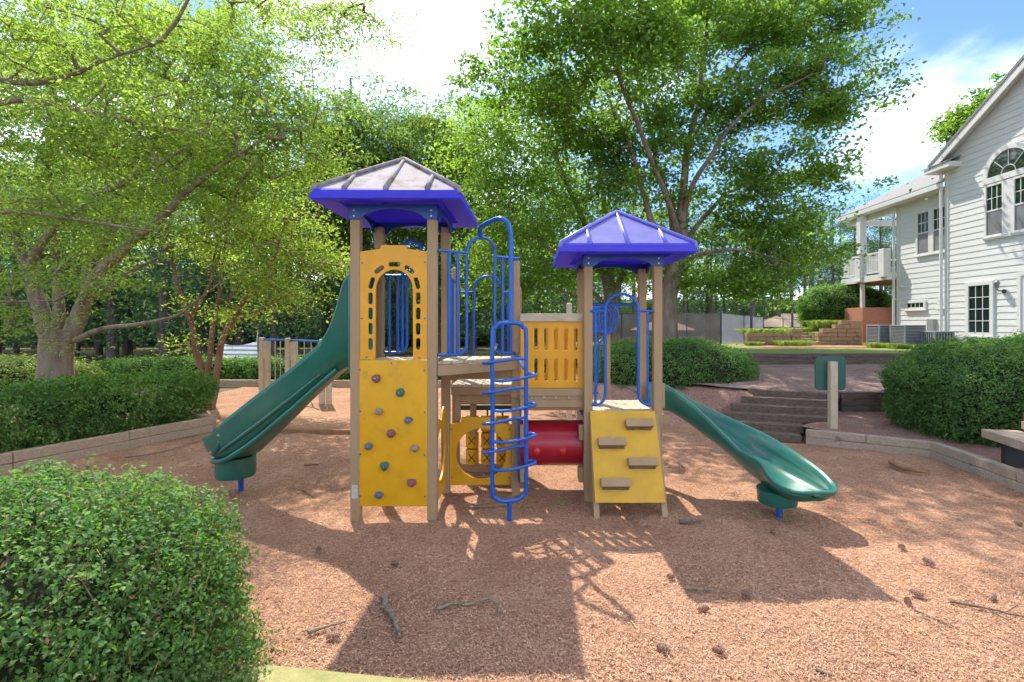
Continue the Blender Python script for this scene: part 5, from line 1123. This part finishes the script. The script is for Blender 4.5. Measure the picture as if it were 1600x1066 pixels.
# lime-green tree on the left
Yt = 13.0
tree('spreading_tree', 'spreading lime green tree with a forked trunk behind the left hedge',
     [limb([(92, 640, Yt, .46), (92, 585, Yt, .38), (93, 540, Yt, .37), (95, 515, Yt, .36)]),
      limb([(82, 530, Yt, .20), (70, 495, Yt, .19), (55, 455, Yt, .17), (35, 390, Yt + .4, .13), (10, 320, Yt + .6, .10), (-30, 230, Yt + .8, .05)]),
      limb([(88, 520, Yt, .14), (92, 480, Yt, .13), (85, 400, Yt + .3, .11), (75, 300, Yt + .6, .08), (80, 150, Yt + .8, .05), (85, 20, Yt + 1, .025)]),
      limb([(108, 530, Yt, .20), (122, 490, Yt, .19), (145, 440, Yt - .3, .15), (200, 385, Yt - .8, .11), (260, 330, Yt - 1.2, .08), (330, 270, Yt - 1.6, .05), (420, 215, Yt - 1.8, .02)]),
      limb([(132, 465, Yt, .12), (150, 410, Yt + .2, .10), (185, 330, Yt + .4, .08), (240, 230, Yt + .6, .06), (300, 130, Yt + .6, .04), (350, 40, Yt + .5, .02)]),
      limb([(45, 425, Yt, .11), (86, 350, Yt - .6, .09), (143, 309, Yt - 1.0, .075), (195, 283, Yt - 1.4, .06), (296, 226, Yt - 2.0, .03)]),
      limb([(118, 532, Yt - .2, .075), (161, 513, Yt - .8, .055), (210, 508, Yt - 1.0, .045), (270, 493, Yt - 1.2, .032), (311, 468, Yt - 1.4, .02), (345, 440, Yt - 1.5, .012)]),
      limb([(240, 230, Yt + .6, .06), (340, 40, Yt + .6, .05), (430, -60, Yt + 1, .04), (510, -30, Yt + 1.8, .025), (570, 20, Yt + 2, .012)]),
      limb([(130, 470, Yt, .08), (165, 455, Yt + .3, .06), (215, 420, Yt + .6, .045), (275, 392, Yt + .8, .02)])],
     [lobe(60, 90, Yt + .5, 130, 100, 1.9, 123), lobe(190, 70, Yt + .3, 110, 90, 1.8, 116), lobe(310, 70, Yt, 95, 80, 1.7, 104), lobe(400, 120, Yt - .5, 85, 70, 1.5, 73), lobe(440, 210, Yt - .9, 75, 75, 1.4, 64), lobe(330, 210, Yt - 1.0, 100, 80, 1.6, 82),
      lobe(220, 220, Yt, 110, 80, 1.8, 116), lobe(90, 230, Yt, 120, 80, 1.8, 116), lobe(390, 300, Yt - 1.0, 90, 55, 1.4, 36), lobe(260, 320, Yt - .3, 100, 50, 1.5, 40), lobe(130, 350, Yt - .2, 110, 55, 1.5, 38), lobe(20, 330, Yt, 70, 60, 1.4, 43), lobe(460, 300, Yt + .6, 45, 60, 1.2, 14), lobe(440, 390, Yt - .6, 40, 30, .9, 9), lobe(450, 15, Yt + .5, 60, 35, .9, 36), lobe(535, 15, Yt + 2, 55, 40, .9, 49)],
     .115, 62, MT['leaf_lime'], MT['bark'], 11, flat=.22, spray=.52, wr=.36)
# branches sweeping in from a tree just outside the left edge
Ys = 9.6
tree('overhanging_tree', 'tree outside the left edge whose low boughs sweep across the picture',
     [limb([(-330, 690, Ys, .34), (-320, 560, Ys, .30), (-300, 430, Ys, .27), (-270, 250, Ys, .22), (-240, 60, Ys, .15), (-220, -120, Ys, .06)]),
      limb([(-290, 400, Ys, .12), (-140, 350, Ys - .3, .08), (0, 330, Ys - .6, .05), (110, 342, Ys - .8, .035), (205, 356, Ys - .8, .022), (250, 362, Ys - .8, .01)]),
      limb([(-280, 330, Ys, .12), (-120, 230, Ys - .2, .08), (0, 160, Ys - .4, .055), (110, 168, Ys - .5, .04), (230, 195, Ys - .6, .025), (330, 210, Ys - .6, .012)]),
      limb([(-260, 180, Ys, .10), (-80, 120, Ys, .07), (60, 130, Ys - .2, .045), (170, 90, Ys - .3, .03), (250, 70, Ys - .3, .015)]),
      limb([(-250, 120, Ys, .10), (-60, -60, Ys, .08), (160, -140, Ys - .2, .06), (330, -110, Ys - .3, .02)]),
      limb([(-300, 470, Ys, .08), (-120, 470, Ys - .4, .05), (0, 472, Ys - .6, .03), (90, 470, Ys - .7, .015)])],
     [lobe(50, 430, Ys - .5, 110, 22, .9, 18), lobe(160, 445, Ys - .6, 50, 18, .6, 8), lobe(120, 330, Ys - .5, 130, 30, 1.0, 50), lobe(180, 180, Ys - .5, 160, 40, 1.0, 70), lobe(60, 90, Ys - .1, 140, 60, 1.2, 80), lobe(300, 10, Ys - .1, 110, 40, 1.0, 40), lobe(-10, 510, Ys - .2, 40, 40, .8, 16)],
     .088, 60, MT['leaf_lime'], MT['bark'], 12, flat=.3, spray=.46, wr=.36)
# crape myrtle with reddish stems
Yc = 13.6
tree('crape_myrtle', 'small multi stemmed tree with reddish trunks behind the left hedge',
     [limb([(320, 640, Yc, 0.106), (319, 585, Yc, 0.086), (310, 545, Yc, 0.079), (299, 505, Yc, 0.073), (285, 462, Yc, 0.059), (275, 430, Yc, 0.050), (269, 395, Yc, 0.040), (262, 345, Yc, 0.023)]),
      limb([(300, 505, Yc, 0.053), (312, 475, Yc - .1, 0.050), (328, 450, Yc - .2, 0.043), (338, 420, Yc - .3, 0.036), (345, 385, Yc - .3, 0.023), (360, 330, Yc - .3, 0.013)]),
      limb([(326, 640, Yc + .1, 0.092), (327, 580, Yc + .1, 0.073), (333, 520, Yc + .2, 0.066), (338, 470, Yc + .3, 0.056), (347, 420, Yc + .4, 0.040), (352, 350, Yc + .4, 0.020)]),
      limb([(332, 640, Yc - .1, 0.099), (335, 580, Yc - .1, 0.079), (350, 530, Yc - .2, 0.073), (366, 503, Yc - .3, 0.066), (390, 465, Yc - .5, 0.053), (412, 428, Yc - .6, 0.040), (430, 393, Yc - .7, 0.030), (448, 350, Yc - .8, 0.017)]),
      limb([(368, 502, Yc - .3, 0.033), (395, 490, Yc - .5, 0.028), (430, 473, Yc - .7, 0.020), (470, 445, Yc - .9, 0.013), (515, 405, Yc - 1, 0.007)]),
      limb([(334, 640, Yc, 0.033), (360, 470, Yc + .6, 0.033), (420, 410, Yc + 1, 0.026), (470, 360, Yc + 1.2, 0.013)])],
     [lobe(300, 395, Yc, 55, 35, .9, 21), lobe(350, 375, Yc, 60, 40, .9, 31), lobe(410, 380, Yc - .4, 60, 40, .9, 31), lobe(425, 450, Yc - .7, 55, 32, .6, 45), lobe(350, 480, Yc - .2, 40, 18, .5, 12), lobe(470, 400, Yc - .6, 40, 45, .7, 21), lobe(380, 320, Yc, 90, 40, 1.0, 34), lobe(465, 320, Yc + .3, 50, 50, .8, 26), lobe(275, 525, Yc - .6, 18, 6, .25, 3), lobe(480, 250, Yc + .5, 40, 50, .8, 12)],
     .092, 60, MT['leaf_crape'], MT['bark_red'], 13, flat=.4, spray=.45, wr=.5)
# big tree right of centre
Yb = 21.0
tree('maple_tree', 'big spreading green tree rising behind the small tower',
     [limb([(1044, 575, Yb, 0.478), (1045, 533, Yb, 0.405), (1044, 472, Yb, 0.368), (1052, 424, Yb, 0.350), (1063, 372, Yb, 0.313), (1067, 329, Yb, 0.240)]),
      limb([(1064, 350, Yb, 0.221), (1069, 285, Yb, 0.176), (1074, 240, Yb, 0.152), (1088, 173, Yb, 0.120), (1099, 90, Yb, 0.080), (1110, 0, Yb, 0.048), (1115, -80, Yb, 0.024)]),
      limb([(1060, 380, Yb, 0.184), (1045, 320, Yb + .3, 0.136), (1033, 280, Yb + .5, 0.120), (1020, 220, Yb + .8, 0.096), (1000, 120, Yb + 1, 0.064), (975, 20, Yb + 1.2, 0.032)]),
      limb([(1054, 400, Yb, 0.156), (1020, 350, Yb - .4, 0.138), (1000, 290, Yb - .6, 0.104), (984, 232, Yb - .8, 0.080), (950, 150, Yb - 1, 0.056), (915, 60, Yb - 1.2, 0.024)]),
      limb([(1066, 340, Yb, 0.138), (1085, 290, Yb - .6, 0.104), (1115, 235, Yb - 1, 0.088), (1144, 195, Yb - 1.3, 0.072), (1178, 165, Yb - 1.5, 0.056), (1211, 143, Yb - 1.7, 0.040), (1290, 110, Yb - 2, 0.016)]),
      limb([(1060, 390, Yb, 0.129), (1090, 350, Yb + .5, 0.110), (1140, 300, Yb + .8, 0.072), (1210, 280, Yb + 1, 0.048), (1280, 290, Yb + 1.2, 0.024)]),
      limb([(1052, 420, Yb, 0.110), (1090, 400, Yb - .8, 0.083), (1140, 390, Yb - 1.4, 0.064), (1200, 400, Yb - 1.8, 0.037), (1250, 420, Yb - 2, 0.018)]),
      limb([(1062, 372, Yb, 0.147), (1030, 280, Yb - 1.5, 0.104), (990, 180, Yb - 3, 0.080), (950, 80, Yb - 4.5, 0.048), (930, 0, Yb - 5, 0.024)]),
      limb([(1080, 220, Yb, 0.080), (1130, 130, Yb + .4, 0.064), (1190, 60, Yb + .6, 0.040), (1260, 20, Yb + .8, 0.016)])],
     [lobe(1310, 60, Yb - .6, 70, 60, 1.5, 61), lobe(1220, 40, Yb, 90, 80, 2.0, 107), lobe(1110, 20, Yb, 100, 80, 2.2, 116), lobe(1000, 50, Yb - 4.5, 100, 80, 2.0, 92), lobe(905, 70, Yb - 5, 90, 80, 1.9, 85), lobe(820, 130, Yb - 2.5, 70, 60, 1.7, 61), lobe(1000, 60, Yb + 1, 90, 80, 2.0, 46), lobe(940, -60, Yb - 5, 130, 60, 2, 68),
      lobe(1300, 160, Yb - 1.0, 65, 50, 1.4, 53), lobe(1220, 150, Yb - .6, 80, 60, 1.8, 85), lobe(1110, 150, Yb, 90, 70, 2.0, 92), lobe(1000, 180, Yb, 90, 70, 2, 92), lobe(890, 200, Yb, 85, 70, 1.9, 85), lobe(1190, 260, Yb - .4, 90, 45, 1.7, 68), lobe(1280, 290, Yb, 45, 45, 1.2, 38), lobe(1090, 270, Yb, 80, 60, 1.8, 61),
      lobe(960, 290, Yb, 80, 60, 1.7, 61), lobe(1250, 370, Yb - .6, 60, 40, 1.3, 46), lobe(1170, 350, Yb - .4, 75, 45, 1.5, 61), lobe(1130, 430, Yb - .8, 65, 35, 1.2, 46), lobe(1220, 430, Yb - 1.2, 45, 25, 1.0, 27), lobe(1000, 380, Yb + .8, 60, 40, 1.3, 38), lobe(1060, 420, Yb + 1.2, 40, 30, 1.0, 20)],
     .17, 62, MT['leaf_maple'], MT['bark'], 14, flat=.34, spray=.62, wr=.62)
Yd = 24.0
tree('background_maple', 'fan shaped green tree behind the bridge, left of the big tree',
     [limb([(958, 590, Yd, .40), (958, 520, Yd, .34), (956, 470, Yd, .32), (950, 430, Yd, .3)]), limb([(954, 470, Yd, .2), (935, 400, Yd, .17), (905, 330, Yd, .13), (870, 250, Yd, .09), (840, 170, Yd, .04)]), limb([(955, 460, Yd, .2), (950, 380, Yd, .17), (941, 289, Yd, .12), (925, 200, Yd, .08), (910, 120, Yd, .04)]),
      limb([(958, 480, Yd, .16), (975, 420, Yd - .5, .14), (1000, 360, Yd - .8, .1), (1015, 300, Yd - 1, .06)]), limb([(956, 490, Yd, .14), (910, 440, Yd - .6, .11), (860, 390, Yd - 1, .08), (800, 350, Yd - 1.2, .04)]), limb([(956, 500, Yd, .1), (915, 470, Yd - .8, .08), (860, 450, Yd - 1.2, .05), (800, 440, Yd - 1.3, .02)])],
     [lobe(800, 210, Yd, 60, 60, 1.8, 56), lobe(770, 290, Yd, 60, 60, 1.8, 62), lobe(860, 290, Yd, 70, 60, 1.9, 70), lobe(930, 360, Yd, 70, 45, 1.7, 56), lobe(830, 370, Yd - .4, 80, 45, 1.7, 77), lobe(760, 380, Yd, 50, 50, 1.5, 49), lobe(880, 430, Yd - .5, 70, 35, 1.4, 49), lobe(790, 440, Yd, 50, 40, 1.3, 42), lobe(990, 420, Yd, 50, 30, 1.2, 28), lobe(760, 220, Yd + .5, 35, 60, 1.2, 35)],
     .17, 60, MT['leaf_centre'], MT['bark'], 15, flat=.4, spray=.9, wr=.6)
Ye = 33.0
tree('pale_oak', 'loose grey green tree behind the tall tower roof, left',
     [limb([(575, 590, Ye, .34), (573, 480, Ye, .3), (570, 350, Ye, .24), (565, 260, Ye, .15), (560, 200, Ye, .05)]), limb([(571, 380, Ye, .14), (545, 300, Ye, .1), (520, 240, Ye, .05)]), limb([(570, 350, Ye, .14), (600, 280, Ye, .1), (625, 220, Ye, .05)])],
     [lobe(560, 170, Ye, 36, 36, 1.8, 36), lobe(540, 240, Ye, 50, 42, 2, 60), lobe(600, 230, Ye, 45, 45, 2, 60), lobe(560, 300, Ye, 65, 45, 2.2, 80), lobe(530, 350, Ye, 60, 45, 2, 70), lobe(610, 320, Ye, 50, 45, 2, 60), lobe(560, 410, Ye, 60, 40, 2, 50), lobe(500, 290, Ye + 1, 40, 40, 1.6, 40)],
     .22, 88, MT['leaf_oak'], MT['bark_pine'], 16, flat=.5, spray=1.0, wr=.55)
Ye = 36.0
tree('pale_oak', 'loose grey green tree behind the tall tower roof, right',
     [limb([(690, 585, Ye, .34), (690, 480, Ye, .3), (686, 350, Ye, .24), (680, 260, Ye, .15), (675, 180, Ye, .05)]), limb([(688, 390, Ye, .14), (650, 310, Ye, .1), (635, 250, Ye, .05)]), limb([(688, 370, Ye, .14), (715, 300, Ye, .1), (730, 250, Ye, .05)])],
     [lobe(670, 200, Ye, 45, 32, 2, 50), lobe(640, 250, Ye, 40, 45, 2, 50), lobe(700, 250, Ye, 45, 45, 2, 60), lobe(680, 320, Ye, 60, 45, 2.2, 80), lobe(730, 350, Ye, 45, 60, 2, 60), lobe(650, 390, Ye, 50, 50, 2, 50), lobe(720, 440, Ye, 50, 40, 2, 50)],
     .22, 88, MT['leaf_oak'], MT['bark_pine'], 17, flat=.5, spray=1.0, wr=.55)
# tree behind the house roof
Yh = 30.0
tree('house_tree', 'green tree top showing above the gable roof of the house', [limb([(1590, 560, Yh, .4), (1590, 350, Yh, .3), (1570, 220, Yh, .2), (1540, 170, Yh, .1)])],
     [lobe(1532, 178, Yh, 30, 26, 1.4, 60), lobe(1502, 196, Yh, 18, 14, .9, 26), lobe(1580, 150, Yh, 26, 26, 1.2, 40)], .22, 50, MT['leaf_maple'], MT['bark'], 18, flat=.5, spray=.5, wr=.6)

# the wood: a few tree shapes, each standing tree its own object
def wood_shape(seed, h, r0, kind):
    root = thing('forest_tree' if kind == 'leafy' else 'pine_tree', 'x', 'tree', (0, 0, 0)); r_ = random.Random(seed); lean = r_.uniform(-.4, .4)
    lim = [[(0, 0, -.3, r0), (lean * .2, 0, h * .3, r0 * .85), (lean * .6, .1, h * .65, r0 * .6), (lean, 0, h, .05)]]
    if kind == 'leafy':
        lob = [((r_.uniform(-1.2, 1.2) + lean * t, r_.uniform(-1, 1), h * t), (1.9 * s, 1.9 * s, h * .085), int(20 * s)) for t, s in ((.12, .5), (.20, .8), (.28, 1.1), (.38, 1.2), (.5, 1.3), (.62, 1.35), (.75, 1.2), (.88, .95), (.98, .55))]
        tree_meshes(lim, lob, .24, 30, MT['leaf_forest'], MT['bark_pine'], root, seed, twig_r=.012, flat=.5, spray=.95, sides=7)
    else:
        lob = [((r_.uniform(-.8, .8) + lean * t, r_.uniform(-.8, .8), h * t), (2.0 * s, 2.0 * s, h * .06), int(22 * s)) for t, s in ((.42, .7), (.52, 1.0), (.62, 1.15), (.72, 1.15), (.82, 1.0), (.92, .75), (1.0, .4))]
        tree_meshes(lim, lob, .30, 34, MT['leaf_pine'], MT['bark_pine'], root, seed, twig_r=.014, flat=.55, spray=.9, wr=.22, sides=7)
    return root
protos = [wood_shape(31, 15, .26, 'leafy'), wood_shape(32, 17, .30, 'leafy'), wood_shape(33, 14, .22, 'leafy'), wood_shape(34, 20, .30, 'pine'), wood_shape(35, 18, .26, 'pine')]
used = set()
def plant(k, x, y, s, rot, label, group):
    src = protos[k]
    if k in used:
        o = src.copy(); COL.objects.link(o)
        for ch in src.children: c = ch.copy(); COL.objects.link(c); c.parent = o
    else: o = src; used.add(k)
    o.location = (x, y, -.05); o.rotation_euler = (0, 0, rot); o.scale = (s, s, s * random.uniform(.92, 1.1)); tag(o, label, 'tree', group)
rw = random.Random(3)
ORD = 'first second third fourth fifth sixth seventh eighth ninth tenth eleventh twelfth thirteenth fourteenth fifteenth sixteenth seventeenth eighteenth nineteenth twentieth'.split()
def row(Y, a, b, d, ks, where, group, s0=.9, s1=1.15, jy=2):
    for i, px in enumerate(range(a, b, d)):
        k = rw.choice(ks); y = Y + rw.uniform(-jy, jy); x = (px + rw.uniform(-.2, .2) * d - CX) * y / F; o_ = ORD[i] if i < 20 else ORD[i - 20] + ' after the twentieth'
        plant(k, x, y, rw.uniform(s0, s1), rw.uniform(0, 6.28), ('tall pine, ' if k > 2 else 'dark leafy tree, ') + o_ + ' from the left in the ' + where, group)
row(31, -60, 440, 62, (0, 1, 2, 0, 1), 'front row of the wood', 'trees in the front row of the wood')
row(38, -80, 860, 58, (0, 1, 2), 'middle row of the wood', 'trees in the middle row of the wood')
row(47, -100, 930, 52, (0, 1, 2), 'back row of the wood', 'trees in the back row of the wood', 1.0, 1.3)
row(76, 880, 1440, 38, (3, 4), 'near pine row behind the courts', 'pines in the near row behind the courts', .95, 1.15)
row(82, 865, 1480, 34, (0, 1, 0, 2), 'middle leafy row behind the courts', 'leafy trees behind the courts', .9, 1.15)
row(88, 850, 1560, 38, (0, 1, 3, 4, 2), 'far tree row behind the courts', 'trees in the far row behind the courts', 1.0, 1.25)
uw = link('distant_undergrowth', leaf_mesh('distant_undergrowth', np.stack([rng.uniform(-75, 75, 60000), rng.uniform(52, 56, 60000) + 0 * rng.random(60000), rng.random(60000) ** 1.3 * 7], 1) , rng.normal(size=(60000, 3)) + np.array([0, -.4, .6]), .75), MT['leaf_forest']); uw['kind'] = 'stuff'; uw['label'] = 'dark undergrowth closing the view through the wood'
me_ = uw.data; co = np.empty(len(me_.vertices) * 3, np.float32); me_.vertices.foreach_get('co', co); co = co.reshape(-1, 3); sel = co[:, 0] > 0; co[sel, 1] += 44; co[sel, 0] *= 1.5; me_.vertices.foreach_set('co', co.ravel()); me_.update()
